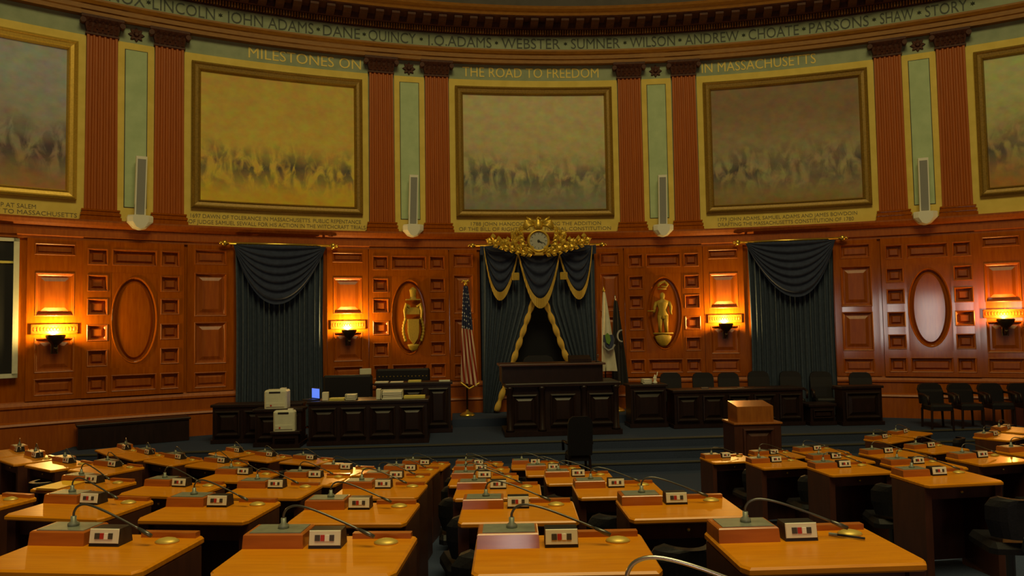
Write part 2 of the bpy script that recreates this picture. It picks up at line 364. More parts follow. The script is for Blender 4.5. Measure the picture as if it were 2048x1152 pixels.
lettering_px('IN MASSACHUSETTS', 1403, 1632, 128, 8.82, .24, .008, 'goldletter', wallf, 'gold_lettering', .008)

# ------------------------------------------------------------------ pilasters, niches, murals
T = [.114, .1469, .1865, .2204, .4396, .4718, .5094, .5411, .7603, .7925]
ZB, ZT = 4.905, 8.61
def pil_meshes():
    w = .29; sh = MB(); nfl = 5; prof = [(-w, 0), (-w, -.1)]
    step = (2*w-.06)/nfl
    for i in range(nfl):
        x = -w+.03+i*step
        prof += [(x+.015, -.1), (x+step*.3, -.075), (x+step*.7, -.075), (x+step-.015, -.1)]
    prof += [(w, -.1), (w, 0)]
    sh.loft([[(x, y, 5.12) for x, y in prof], [(x*.94, y, 8.66) for x, y in prof]], False, False, closed=False)
    ba = MB()
    for z0, z1, e in ((4.905, 4.97, .075), (4.97, 5.0, .05), (5.0, 5.05, .065), (5.05, 5.09, .035), (5.09, 5.125, .05)): ba.box(-w-e, w+e, -.1-e, 0, z0, z1)
    ca = MB()
    ca.box(-w-.01, w+.01, -.115, 0, 8.63, 8.67)
    ca.loft([[(-w*.95, 0, 8.67), (w*.95, 0, 8.67), (w*.95, -.11, 8.67), (-w*.95, -.11, 8.67)], [(-w-.03, 0, 8.86), (w+.03, 0, 8.86), (w+.03, -.15, 8.86), (-w-.03, -.15, 8.86)], [(-w-.1, 0, 8.94), (w+.1, 0, 8.94), (w+.1, -.22, 8.94), (-w-.1, -.22, 8.94)]], True, True)
    ca.box(-w-.09, w+.09, -.2, 0, 8.94, 9.0)
    for row, (z, h, k) in enumerate(((8.68, .13, 6), (8.74, .15, 5))):
        for i in range(k):
            x = (i-(k-1)/2)*2*w/k; d = -.12-.02*row
            ca.loft([[(x-.035, d, z), (x+.035, d, z), (x, d-.015, z)], [(x-.04, d-.03, z+h*.7), (x+.04, d-.03, z+h*.7), (x, d-.055, z+h*.75)], [(x-.015, d-.07, z+h*.85), (x+.015, d-.07, z+h*.85), (x, d-.09, z+h*.7)]], False, True)
    for s in (-1, 1): ca.tube([(s*(w+.06), -.06, 8.87), (s*(w+.06), -.21, 8.87)], .055, 10)
    return sh.mesh('shaft', 'red', fix=False), ba.mesh('base', 'wood'), ca.mesh('capital', 'darkcap')
PS, PB_, PC = pil_meshes()
tn = 3
for s in (-1, 1):
    for i, j in ((0, 1), (2, 3), (4, 5), (6, 7), (8, 9)):
        a = s*(T[i]+T[j])/2
        e = bpy.data.objects.new('trim_%d' % tn, None); C.objects.link(e); struct(e); e.location = W(a, 0); e.rotation_euler = (0, 0, -a); tn += 1
        place('shaft', PS, e); place('base', PB_, e); place('capital', PC, e)
def rounded(hw, z0, z1, r, n):
    p = []
    for i in range(5): t = PI/2*i/4; p.append((-hw+r-r*math.cos(t)*1.0, z0+r-r*math.sin(t)))
    p += [(-hw+r+(2*hw-2*r)*i/n, z0) for i in range(1, n)]
    for i in range(5): t = PI/2*i/4; p.append((hw-r+r*math.sin(t), z0+r-r*math.cos(t)))
    p += [(hw, z0+(z1-z0)*.6), (hw, z1)]
    p += [(hw-2*hw*i/n, z1) for i in range(1, n)]
    p += [(-hw, z1), (-hw, z0+(z1-z0)*.6)]
    return p
def bent_sheet(hw, z0, z1, r, ac, off, n=12):      # sheet with rounded lower corners, bent on the wall
    mb = MB(); xs = sorted(set([-hw+2*hw*i/n for i in range(n+1)]+[-hw+r*k/4 for k in range(5)]+[hw-r*k/4 for k in range(5)]))
    def zb(x):
        d = hw-abs(x)
        return z0 if d >= r or r == 0 else z0+r-math.sqrt(max(0, r*r-(r-d)**2))
    top = [W(ac+x/R0, z1, off) for x in xs]; bot = [W(ac+x/R0, zb(x), off) for x in xs]
    top0 = [W(ac+x/R0, z1, 0) for x in xs]; bot0 = [W(ac+x/R0, zb(x), 0) for x in xs]
    mb.loft([top0, top, bot, bot0], closed=False)
    mb.add([top0[0], top[0], bot[0], bot0[0]], [(3, 2, 1, 0)]); mb.add([top0[-1], top[-1], bot[-1], bot0[-1]], [(0, 1, 2, 3)])
    return mb
def canvas(hw, z0, z1, ac, off, m, parent):
    n = 12; me = bpy.data.meshes.new('canvas'); vs = []; fs = []
    for i in range(n+1):
        x = -hw+2*hw*i/n; vs += [W(ac+x/R0, z0, off), W(ac+x/R0, z1, off)]
    for i in range(n): fs.append((2*i, 2*i+2, 2*i+3, 2*i+1))
    me.from_pydata(vs, [], fs); uv = me.uv_layers.new()
    for p in me.polygons:
        for li in p.loop_indices:
            v = me.loops[li].vertex_index; uv.data[li].uv = ((v//2)/n, v % 2)
    me.materials.append(m); return place('canvas', me, parent)
PAINT = [painting('painting_a', (.42, .45, .48), (.4, .33, .25), (.42, .24, .1), (.06, .05, .07), 1),
         painting('painting_b', (.66, .48, .1), (.75, .55, .1), (.74, .5, .04), (.08, .07, .08), 2),
         painting('painting_c', (.6, .53, .3), (.5, .44, .22), (.28, .28, .2), (.07, .08, .11), 3),
         painting('painting_d', (.28, .19, .11), (.42, .36, .2), (.3, .21, .07), (.07, .06, .08), 4),
         painting('painting_e', (.55, .57, .28), (.45, .36, .17), (.46, .23, .06), (.11, .09, .09), 5)]
MCOL = ['sky-grey and brown', 'golden brown', 'pale grey-green', 'dim brown and green', 'hazy olive and rust']
MURALS = [(-(T[7]+T[8])/2, (T[8]-T[7])/2, 'frameg'), (-(T[3]+T[4])/2, (T[4]-T[3])/2, 'frame'), (0, T[0], 'frame'), ((T[3]+T[4])/2, (T[4]-T[3])/2, 'frame'), ((T[7]+T[8])/2, (T[8]-T[7])/2, 'frame')]
MLAB = ['large sky-grey and brown mural in a bright gilt frame above the roll-call board', 'large golden-brown mural in a dark gilt frame above the blue curtain behind the clerk desk',
        'large pale grey-green mural framed above the gilded clock', 'large dim brown mural framed above the curtain behind the panel of chairs', 'large hazy olive mural framed above the chairs at the panelled wall']
SUR = []
for i, (ac, ha, fm) in enumerate(MURALS):
    hw = ha*R0
    so = bent_sheet(hw, ZB, ZT, .16, ac, .05).obj('mural_surround', 'cream', wallf, fix=False); SUR.append(so)
    mu = thing('mural_painting', MLAB[i], 'painting', W(ac, 5.28, .05), -ac)
    mi = mu.matrix_basis.inverted() if False else None
    n = 12; o0, o1 = hw-.14, hw-.33
    rings = [(loop_rect(o0, 5.28, 8.43, n), .05), (loop_rect(o0, 5.28, 8.43, n), .13), (loop_rect(o0-.04, 5.32, 8.39, n), .16), (loop_rect(o0-.07, 5.35, 8.36, n), .13),
             (loop_rect(o0-.13, 5.41, 8.30, n), .12), (loop_rect(o0-.16, 5.44, 8.27, n), .14), (loop_rect(o1, 5.47, 8.24, n), .07)]
    fr = bent(rings, ac).obj('frame', fm, None); cv = canvas(o1, 5.47, 8.24, ac, .07, PAINT[i], None)
    inv = Matrix.Translation(Vector(W(ac, 5.28, .05))) @ Matrix.Rotation(-ac, 4, 'Z')
    for o in (fr, cv): o.data.transform(inv.inverted()); o.parent = mu
CAPT = {0: (('WINTHROP AT SALEM', -70, 72, 410, 5.10), ('COLONY TO MASSACHUSETTS', -70, 154, 424, 4.985)),
        1: (('1697 DAWN OF TOLERANCE IN MASSACHUSETTS. PUBLIC REPENTANCE', 381, 722, 440, 5.125), ('OF JUDGE SAMUEL SEWALL FOR HIS ACTION IN THE WITCHCRAFT TRIALS', 377, 731, 450, 5.0)),
        2: (('1788 JOHN HANCOCK PROPOSING THE ADDITION', 942, 1202, 448, 5.125), ('OF THE BILL OF RIGHTS TO THE FEDERAL CONSTITUTION', 918, 1222, 458, 5.0)),
        3: (('1779 JOHN ADAMS, SAMUEL ADAMS AND JAMES BOWDOIN', 1436, 1715, 437, 5.125), ('DRAFTING THE MASSACHUSETTS CONSTITUTION OF 1780', 1436, 1708, 446, 5.0))}
for i, ls in CAPT.items():
    for t, x0, x1, y, z in ls: lettering_px(t, x0, x1, y, z, .085, .056, 'cap_letter', SUR[i], 'caption_lettering', .004)
ros = MB(); rp = []
for i in range(32):
    q = 2*PI*i/32; r = .13+.03*math.cos(8*q); rp.append((r*math.cos(q), 0, r*math.sin(q)))
ros.loft([rp, [(x*.9, -.04, z*.9) for x, y, z in rp], [(x*.4, -.03, z*.4) for x, y, z in rp], [(x*.25, -.07, z*.25) for x, y, z in rp]], False, True)
rosm = ros.mesh('rosette', 'darkcap')
NICHE = []
for s in (-1, 1):
    for i, j in ((1, 2), (5, 6)):
        ac = s*(T[i]+T[j])/2; hw = (T[j]-T[i])/2*R0; NICHE.append(ac)
        no = bent_sheet(hw, ZB+.02, ZT, .13, ac, .05, 4).obj('niche_surround', 'cream', wallf, fix=False)
        bent_sheet(hw-.125, ZB+.3, ZT-.14, 0, ac, .056, 2).obj('niche_outline', 'line', no, fix=False)
        bent_sheet(hw-.14, ZB+.315, ZT-.155, 0, ac, .062, 2).obj('niche_panel', 'green2', no, fix=False)
        place('rosette', rosm, wallf, W(ac, 8.81, .0), -ac)

# ------------------------------------------------------------------ lower panelling
def sunk_mesh(w, h, d):
    key = ('sunk', round(w, 3), round(h, 3), d)
    if key not in PANELS:
        hw, hh = w/2, h/2; m = min(w, h); t = min(.05, m*.15); e = .004
        def r(i, o): return [(-hw+i, -o, -hh+i), (hw-i, -o, -hh+i), (hw-i, -o, hh-i), (-hw+i, -o, hh-i)]
        mb = MB(); mb.loft([r(-.012, d+.004), r(0, d+.012), r(t*.35, d+.002), r(t*.6, .02), r(t, e), r(t+m*.05, e), r(t+m*.16, d*.55)], False, True)
        PANELS[key] = mb.mesh('panel', 'wood_f')
    return PANELS[key]
def oval_mesh(d):
    key = ('oval', d)
    if key not in PANELS:
        n = 48; mb = MB(); c = lambda v: max(-1, min(1, v))
        rect = [(.43*c(1.41422*math.cos(2*PI*i/n)), -d, .95*c(1.41422*math.sin(2*PI*i/n))) for i in range(n)]
        def el(hw, hh, o): return [(hw*math.cos(2*PI*i/n), -o, hh*math.sin(2*PI*i/n)) for i in range(n)]
        mb.loft([rect, el(.425, .875, d), el(.415, .865, d+.012), el(.395, .845, d), el(.38, .83, .01), el(.345, .795, .006), el(.3, .75, d*.7)], False, True)
        PANELS[key] = mb.mesh('oval_panel', 'wood')
    return PANELS[key]
def bay(ac, hw, d, holes, oval=None):              # framed bay: rails and stiles proud of sunk panels
    zlo, zhi = 1.42, 4.5
    H = [(x-w_/2, x+w_/2, z0, z1) for x, z0, z1, w_ in holes]
    if oval: H.append((-.43, .43, oval-.95, oval+.95))
    xs = sorted(set([-hw, hw]+[v for q in H for v in q[:2]])); zs = sorted(set([zlo, zhi]+[v for q in H for v in q[2:]]))
    mb = MB(); P_ = lambda x, z, o: W(ac+x/R0, z, o)
    for i in range(len(xs)-1):
        for k in range(len(zs)-1):
            mx, mz = (xs[i]+xs[i+1])/2, (zs[k]+zs[k+1])/2
            if any(q[0] < mx < q[1] and q[2] < mz < q[3] for q in H): continue
            mb.add([P_(xs[i], zs[k], d), P_(xs[i+1], zs[k], d), P_(xs[i+1], zs[k+1], d), P_(xs[i], zs[k+1], d)], [(0, 1, 2, 3)])
    for x in (-hw, hw): mb.add([P_(x, zlo, 0), P_(x, zlo, d), P_(x, zhi, d), P_(x, zhi, 0)], [(0, 1, 2, 3)])
    bo = mb.obj('bay_frame', 'wood', wallf, fix=False)
    for x, z0, z1, w_ in holes: place('panel', sunk_mesh(w_, z1-z0, d), bo, W(ac+x/R0, (z0+z1)/2), -(ac+x/R0))
    if oval: place('oval_panel', oval_mesh(d), bo, W(ac, oval), -ac)
    return bo
SQ = ((4.03, 4.34), (3.51, 3.82), (3.04, 3.35), (2.53, 2.84), (2.03, 2.34), (1.52, 1.83))
def ovalbay(a):
    h = [(s_*.66, z0, z1, .34) for z0, z1 in SQ for s_ in (-1, 1)]+[(0, 4.03, 4.34, .8), (0, 1.52, 1.83, .8)]
    return bay(a, .925, .085, h, 2.93)
def sconcecol(a):
    bo = bay(a, .46, .055, [(0, 4.2, 4.4, .66), (0, 3.03, 3.84, .64), (0, 1.95, 2.6, .64), (0, 1.52, 1.82, .64)])
    if 'car' not in PANELS:                        # carved strip behind the lamp
        mb = MB(); mb.box(-.38, .38, -.02, .03, -.085, .085)
        for i in range(-6, 7): mb.ball((i*.055, -.02, 0), .03, 6, sz=1.5, sy=.5)
        for z in (-.08, .08): mb.box(-.38, .38, -.04, .03, z-.012, z+.012)
        for x in (-.37, .37): mb.box(x-.012, x+.012, -.04, .03, -.08, .08)
        PANELS['car'] = mb.mesh('carved_strip', 'wood_f')
    place('carved_strip', PANELS['car'], bo, W(a, 2.77, .055), -a)
def narrowcol(a): return bay(a, .46, .055, [(0, 4.09, 4.4, .62), (0, 3.0, 3.9, .62), (0, 2.0, 2.86, .62), (0, 1.5, 1.81, .62)])
BAYO = .4905; BAYE = .1695
for s in (-1, 1):
    ovalbay(s*BAYO); ovalbay(s*BAYE)
    sconcecol(s*.2476); sconcecol(s*.5675); narrowcol(s*.4095)
    bay(s*.0982, .33, .055, [(0, 4.09, 4.4, .46), (0, 3.0, 3.9, .46), (0, 2.0, 2.86, .46), (0, 1.5, 1.81, .46)])
    sconcecol(s*.728)

# ------------------------------------------------------------------ curtains
def pleats(w, h, npl, amp, sag=0):
    mb = MB()
    def fn(u, v):
        ph = u*npl*2*PI
        return ((u-.5)*w*(1-.03*math.sin(v*PI)), -amp*(.55+.45*math.sin(ph)+.18*math.sin(2.3*ph+v*1.5)), -h*v)
    mb.grid(fn, npl*8, 10); return mb
def swag(w, D, amp, nf, skew=0):
    mb = MB()
    def fn(u, v):
        x = 2*u-1; q = (1-abs(x)**2.1)
        return (x*w/2+skew*q*v, -.03-amp*q*(.6+.4*v)-.035*q*math.sin(v*2*PI*nf), -D*v*q-.02)
    mb.grid(fn, 28, 46); return mb
for s, lab in ((-1, 'tall navy blue window curtain with draped swag behind the printers'), (1, 'tall navy blue window curtain with draped swag behind the row of panel chairs')):
    a = s*.3307; t = thing('window_curtain', lab, 'curtain', W(a, .515, .02), -a)
    top = 4.53-.515
    pleats(1.86, top-.05, 17, .13).obj('drape', 'curtain', t, (0, -.12, top), smooth=True)
    swag(1.95, 1.28, .12, 7, .1*s).obj('swag', 'swag', t, (0, -.26, top), smooth=True)
    rd = MB(); rd.tube([(-1.12, -.2, top+.02), (1.12, -.2, top+.02)], .03, 10); ro = rd.obj('rod', 'brass', t, smooth=True)
    for e in (-1, 1):
        fb = MB(); fb.ball((0, 0, 0), .07, 10); fb.ball((e*.08, 0, 0), .035, 8); fb.obj('finial', 'brass', ro, (e*1.14, -.2, top+.02), smooth=True)
        br = MB(); br.box(-.02, .02, -.2, 0, -.02, .02); br.obj('bracket', 'brass', t, (e*1.0, 0, top+.02))

# canopy behind the rostrum
t = thing('rostrum_canopy', 'blue curtain canopy with gold-fringed swags under the gilded clock', 'curtain', (0, 17.55, .69), 0)
ctop = 4.55-.69
bk = MB(); bk.box(-1.36, 1.36, .3, .34, 0, ctop); bk.obj('backing', 'blackcloth', t)
def edgex(v, s):                                   # inner edge of the parted drape, v = height fraction from the top
    z = ctop*(1-v)
    return s*(.17+max(0, (2.5-z))*.36)
for s in (-1, 1):
    mb = MB()
    def fn(u, v, s=s):
        xi = edgex(v, s); xo = s*1.34; ph = u*9*2*PI
        return (xi+(xo-xi)*u, -.02-.05*math.sin(ph)-.02*math.sin(2.1*ph), ctop*(1-v))
    mb.grid(fn, 72, 14).obj('drape', 'curtain', t, smooth=True, fix=False)
    tr = MB(); pts = []; rr = []
    for i in range(60):
        v = .33+.66*i/59; x = edgex(v, s); pts.append((x-s*.015, -.1, ctop*(1-v))); rr.append(.05+.045*abs(math.sin(i*.47)))
    tr.tube(pts, rr, 7, .8); tr.obj('trim_fringe', 'fringe', t, smooth=True)
def fringe_swag(xc, w, D, off, z, band, skew=0):
    sw = swag(w, D, .1, 5, skew)
    so = sw.obj('swag', 'swag', t, (xc, off, z), smooth=True)
    fb = MB()
    def fn(u, v):
        x = 2*u-1; q = 1-abs(x)**2.1
        return (x*w/2*(1+.012*v)+skew*q, -.05-.1*q-.012*math.sin(u*160), -D*q-.02-band*(v-.5)*(.55+.6*q))
    fb.grid(fn, 48, 2).obj('fringe', 'fringe', so, smooth=False, fix=False)
fringe_swag(0, 1.02, 1.32, -.2, ctop-.02, .2); fringe_swag(-.86, .82, 1.14, -.1, ctop-.02, .17, -.06); fringe_swag(.86, .82, 1.14, -.1, ctop-.02, .17, .06)
for s in (-1, 1):
    tb = MB(); tb.bbox(-.085, .085, -.05, .05, -.085, .085, .015); tb.obj('clamp', 'goldflat', t, (s*.56, -.3, 3.82-.69))
vl = MB()
vl.grid(lambda u, v: ((2*u-1)*1.36, -.14-.02*math.sin(u*90), ctop-.45*v*(1-.55*abs(2*u-1))), 60, 3); vl.obj('valance', 'swag', t, smooth=True, fix=False)
rd = MB(); rd.tube([(-1.5, -.05, ctop+.02), (1.5, -.05, ctop+.02)], .03, 10); ro = rd.obj('rod', 'brass', t, smooth=True)
for e in (-1, 1):
    fb = MB(); fb.ball((0, 0, 0), .06, 10); fb.ball((e*.08, 0, 0), .03, 8); fb.obj('finial', 'brass', ro, (e*1.53, -.05, ctop+.02), smooth=True)

# ------------------------------------------------------------------ clock
cp = at(1077, 482, 17.15)
ck = thing('wall_clock', 'round grey clock dial in gilded leaves under a gold eagle', 'clock', (cp.x, 17.15, cp.z))
mb = MB(); n = 40
def circ(r, y): return [(r*math.cos(2*PI*i/n), y, r*math.sin(2*PI*i/n)) for i in range(n)]
mb.loft([circ(.26, .14), circ(.26, -.03), circ(.245, -.055), circ(.215, -.05), circ(.205, -.02)]); mb.obj('bezel', 'gold', ck, smooth=True)
mb = MB(); mb.loft([circ(.21, .02), circ(.21, -.018)], True, True); dial = mb.obj('dial', mat('clock_dial', (.42, .42, .36), .4), ck)
hm = MB(); hm.box(-.006, .006, -.003, 0, .15, .19); hme = hm.mesh('hour_mark', 'letter')
for i in range(12):
    o = place('hour_mark', hme, dial, (0, -.019, 0)); o.rotation_euler = (0, i*PI/6, 0)
for L_, wd, an in ((.11, .012, 2.2), (.165, .008, 1.95)):
    h = MB(); h.loft([[(-wd, -.026, -.03), (wd, -.026, -.03), (wd, -.022, -.03), (-wd, -.022, -.03)], [(-wd*.4, -.026, L_), (wd*.4, -.026, L_), (wd*.4, -.022, L_), (-wd*.4, -.022, L_)]], True, True)
    o = h.obj('hand', 'letter', dial); o.rotation_euler = (0, an, 0)
hb = MB(); hb.ball((0, -.03, 0), .03, 8); hb.obj('hub', 'letter', dial, smooth=True)
lf = MB(); lf.grid(lambda u, v: (.055*math.sin(PI*min(1, v*1.05))*(2*u-1)*(1+.25*math.cos(11*v)), -.035*math.sin(PI*v)-.025*(1-abs(2*u-1)), .21*v), 4, 6)
lfm = lf.mesh('leaf', 'gold', fix=False)
def leaf(x, z, rot, sc_=1, y=-.04):
    o = place('leaf', lfm, ck, (x, y, z)); o.rotation_euler = (random.uniform(-.3, .2), rot, 0); o.scale = (sc_, 1, sc_)
for s in (-1, 1):
    st = MB(); st.tube([(s*.05, .0, -.3), (s*.35, -.02, -.26), (s*.7, -.02, -.16), (s*1.02, 0, -.02)], [.035, .03, .022, .012], 8); st.obj('branch', 'gold', ck, smooth=True)
    for i in range(8):
        tt = i/7; x = s*(.14+.9*tt); z = -.29+.27*tt**1.6
        leaf(x, z, s*(1.0+.25*math.sin(i*2.1)), 1.0); leaf(x, z+.02, s*(.25+.3*math.sin(i*1.7)), .95); leaf(x, z-.01, s*(1.75+.2*math.cos(i)), .8)
    for i in range(6):
        x = s*(.42+.1*i*(1 if i < 4 else .3)); z = -.05+.1*math.sin(i*1.3)
        leaf(x, z, s*(.2+.5*math.sin(i*2.3)), 1.05); leaf(x*.97, z+.06, s*(.9*math.sin(i*3.1)), .85)
    for i in range(5): leaf(s*(.27+.03*i), -.12+.07*i, s*(1.35-.3*i), .95, -.06)
    ac_ = MB(); ac_.tube([(s*.06, -.05, -.29), (s*.3, -.07, -.14)], [.03, .02], 8); ac_.obj('tie', 'gold', ck, smooth=True)
ea = MB()
ea.loft([[(r*math.cos(2*PI*j/10), -.02+r*.8*math.sin(2*PI*j/10), z) for j in range(10)] for r, z in ((.02, .24), (.09, .28), (.11, .35), (.08, .43), (.055, .47), (.05, .5), (.045, .53), (.012, .56))], True, True)
ea.tube([(.0, -.05, .52), (.05, -.08, .51), (.065, -.08, .49)], [.03, .018, .004], 6)
for s in (-1, 1):
    for i in range(7):
        an = .15+.26*i; L_ = .2+.06*math.sin(i*.6)
        p0 = Vector((s*.09, -.01, .38)); p1 = Vector((s*(.2+.09*math.cos(an*.8)), -.04, .36+.1*math.cos(an))); p2 = p1+Vector((s*L_*.5*math.sin(an), 0, -L_*.55+.38*max(0, .35-i*.1)))
        ea.tube([p0, p1, p2], [.045, .04, .012], 6, .6)
    ea.tube([(s*.1, .0, .42), (s*.2, 0, .5), (s*.27, 0, .56)], [.05, .04, .008], 6)
ea.obj('eagle', 'gold', ck, smooth=True)
kb = MB(); kb.loft([[(-.12, .05, -.34), (.12, .05, -.34), (.1, .05, -.26), (-.1, .05, -.26)], [(-.1, -.08, -.33), (.1, -.08, -.33), (.09, -.08, -.27), (-.09, -.08, -.27)]], True, True); kb.obj('knot', 'gold', ck)
bp = MB(); bp.box(-.12, .12, .1, .72, -.1, .1); bp.obj('mount', 'bronze', ck)

# ------------------------------------------------------------------ gilded reliefs
def relief(a, z, label):
    return thing('gilded_emblem', label, 'emblem', W(a, z, .12), -a)
e1 = relief(-.165, 2.13, 'gilded shield emblem with crest and mantle on the oval panel beside the striped flag'); e1.scale = (.85, 1, 1)
def flat(mb, pts, d=.05, b=.02):
    mb.loft([[(x, .06, z) for x, z in pts], [(x, -d*.5, z) for x, z in pts], [(x*(1-b*4), -d, z*1.0) for x, z in pts]], False, True)
mb = MB(); flat(mb, [(-.16, .75), (-.16, .45), (-.12, .3), (0, .16), (.12, .3), (.16, .45), (.16, .75)], .07); mb.obj('shield', 'goldflat', e1)
mb = MB()
for s in (-1, 1):
    mb.tube([(s*.1, -.02, 1.02), (s*.19, -.03, 1.08), (s*.23, -.03, .95), (s*.22, -.03, .75)], [.05, .06, .05, .02], 7)
mb.box(-.17, .17, -.05, .04, .86, 1.02); mb.obj('mantle', 'goldflat', e1, smooth=False)
for s in (-1, 1):
    mb = MB(); mb.tube([(s*(.2+.07*math.sin(PI*i/24)), -.02, .78-.55*i/24) for i in range(25)], [.03+.018*abs(math.sin(i*1.05)) for i in range(25)], 7)
    mb.obj('scrollwork', 'goldflat', e1, smooth=True)
mb = MB(); mb.lathe([(.02, .0), (.09, .05), (.12, .12), (.14, .16), (.05, .18)], 12, (0, -.01, 0), 1.2, .45); mb.obj('pendant', 'goldflat', e1, smooth=True)
mb = MB(); mb.box(-.2, .2, -.05, .03, 1.19, 1.215)
mb.loft([[(r*math.cos(2*PI*j/10), -.01+.5*r*math.sin(2*PI*j/10), z) for j in range(10)] for r, z in ((.1, 1.215), (.075, 1.26), (.085, 1.36), (.1, 1.43), (.05, 1.47), (.02, 1.49))], True, True)
mb.obj('crest', 'goldflat', e1)
e2 = relief(.167, 2.13, 'gilded standing figure emblem with crest on the oval panel beside the white flag')
mb = MB()
mb.tube([(-.075, -.03, .34), (-.07, -.03, .52), (-.055, -.03, .74)], [.04, .05, .075], 8); mb.tube([(.075, -.03, .34), (.07, -.03, .52), (.055, -.03, .74)], [.04, .05, .075], 8)
mb.loft([[(r*math.cos(2*PI*j/12), -.03+.6*r*math.sin(2*PI*j/12), z) for j in range(12)] for r, z in ((.12, .66), (.13, .76), (.1, .88), (.14, 1.02), (.15, 1.08), (.05, 1.12), (.045, 1.15), (.06, 1.19), (.055, 1.25), (.015, 1.29))], True, True)
mb.tube([(-.14, -.03, 1.06), (-.19, -.04, .94), (-.2, -.05, .84), (-.22, -.05, .8)], [.045, .04, .03, .02], 7); mb.tube([(.14, -.03, 1.06), (.19, -.04, .94), (.18, -.06, .82), (.2, -.06, .76)], [.045, .04, .03, .02], 7)
mb.tube([(-.36, -.05, .85), (-.2, -.06, .85)], .015, 6)
mb.obj('figure', 'goldflat', e2, smooth=True)
mb = MB(); mb.box(-.23, .23, -.06, .03, .3, .335); mb.lathe([(.03, .0), (.1, .05), (.17, .14), (.2, .25), (.1, .3)], 12, (0, 0, 0), 1, .4); mb.obj('pedestal', 'goldflat', e2, smooth=True)
mb = MB(); mb.box(-.1, .1, -.04, .03, 1.36, 1.385); mb.tube([(-.1, -.02, 1.43), (-.05, -.02, 1.5), (.06, -.03, 1.55), (.13, -.03, 1.47), (.1, -.03, 1.42), (-.02, -.03, 1.43)], [.025, .035, .035, .03, .025, .02], 7); mb.obj('crest', 'goldflat', e2, smooth=True)

# ------------------------------------------------------------------ sconces
SL = ['bowl wall lamp glowing between the blue curtain and the gilded shield emblem', 'bowl wall lamp glowing between the gilded figure emblem and the blue curtain', 'bowl wall lamp glowing beside the white-framed roll-call board', 'bowl wall lamp glowing on the panelled wall behind the spare armchairs']
for i, a in enumerate((-.2476, .2476, -.5675, .5675)):
    z = 2.66; t = thing('wall_lamp', SL[i], 'lamp', W(a, z, .05), -a)
    mb = MB(); mb.loft([[(r*math.cos(2*PI*j/24), -.22+.85*r*math.sin(2*PI*j/24), zz) for j in range(24)] for r, zz in ((.16, 0), (.168, -.02), (.16, -.045), (.13, -.11), (.075, -.17), (.035, -.2), (.035, -.28), (.012, -.33))], False, True)
    mb.loft([[(r*math.cos(2*PI*j/24), -.22+.85*r*math.sin(2*PI*j/24), zz) for j in range(24)] for r, zz in ((.16, 0), (.14, -.045), (.07, -.13))], False, True)
    mb.obj('bowl', 'bronze', t, smooth=True)
    mb = MB(); mb.tube([(0, -.25, -.24), (0, -.14, -.32), (0, -.04, -.26)], [.03, .028, .03], 8); mb.bbox(-.06, .06, -.04, .0, -.36, -.16, .01); mb.obj('bracket', 'bronze', t, smooth=False)
    mb = MB(); mb.ball((0, -.22, -.085), .035, 10); bo = mb.obj('bulb', 'bulb', t, smooth=True)
    L_ = bpy.data.lights.new('lamp_light', 'POINT'); L_.energy = SCONCE_W*(1 if i < 3 else .55); L_.color = (1, .62, .16) if i < 3 else (1, .45, .08); L_.shadow_soft_size = .06
    lo = bpy.data.objects.new('lamp_light', L_); C.objects.link(lo); lo.parent = t; lo.location = (0, -.23, .06)

# ------------------------------------------------------------------ column loudspeakers
NL = {0: 'beside the golden-brown mural and the clock', }
SPL = ['white column loudspeaker on the niche between the clock mural and the golden-brown mural', 'white column loudspeaker on the niche beside the bright gilt-framed mural', 'white column loudspeaker on the niche between the clock mural and the dim brown mural', 'white column loudspeaker on the niche beside the hazy olive mural']
spx = [(828, 350, 450, 826), (284, 313, 432, 280), (1325, 350, 450, 1326), (1846, 316, 424, 1850)]
for i, (sx_, y0, y1, bx) in enumerate(spx):
    a, zt = ang(sx_, y0, R0-.3); a2, zb = ang(bx, y1, R0-.3)
    h = zt-zb; t = thing('column_speaker', SPL[i], 'loudspeaker', W(a2, zb, .26), -a2)
    tw = {1: .085, 3: -.06}.get(i, 0)*0+ (a-a2)*R0*.9
    mb = MB(); mb.loft([[(-.1, -.07, .0), (.1, -.07, .0), (.1, .07, .0), (-.1, .07, .0)], [(-.1+tw, -.07, h), (.1+tw, -.07, h), (.1+tw, .07, h), (-.1+tw, .07, h)]], True, True); mb.obj('housing', 'white', t)
    mb = MB(); mb.loft([[(-.075, -.08, .03), (.075, -.08, .03), (.075, -.06, .03), (-.075, -.06, .03)], [(-.075+tw, -.08, h-.06), (.075+tw, -.08, h-.06), (.075+tw, -.06, h-.06), (-.075+tw, -.06, h-.06)]], True, True); mb.obj('grille', 'grille', t)
    mb = MB(); mb.loft([[(hw, -.12, z), (hw*.6, -.19, z), (-hw*.6, -.19, z), (-hw, -.12, z), (-hw, .12, z), (hw, .12, z)] for hw, z in ((.22, .0), (.235, -.03), (.23, -.13), (.12, -.24), (.02, -.27))], True, True); mb.obj('base', 'white', t)
    mb = MB(); mb.box(-.05, .05, .1, .26, -.12, -.02); mb.obj('bracket', 'white', t)

# ------------------------------------------------------------------ roll-call board on the left
a = -.672; t = thing('roll_call_board', 'dark roll-call board in a pale metal frame on the panelled wall', 'board', W(a, 1.88, .14), -a)
hw = .0715*R0*.99
mb = MB(); mb.box(-hw+.06, hw-.06, -.02, .12, .03, 2.56); mb.obj('face', 'board', t)
mb = MB()
for x in (-hw, hw-.09): mb.box(x, x+.09, -.06, .14, 0, 2.59)
mb.box(-hw, hw, -.06, .14, 0, .08); mb.box(-hw, hw, -.06, .14, 2.53, 2.59); mb.obj('frame', 'chrome' if False else 'beige', t)
mb = MB(); mb.box(-hw+.09, hw-.09, -.05, .0, 2.12, 2.16); mb.obj('crossbar', 'yellowpaper', t)

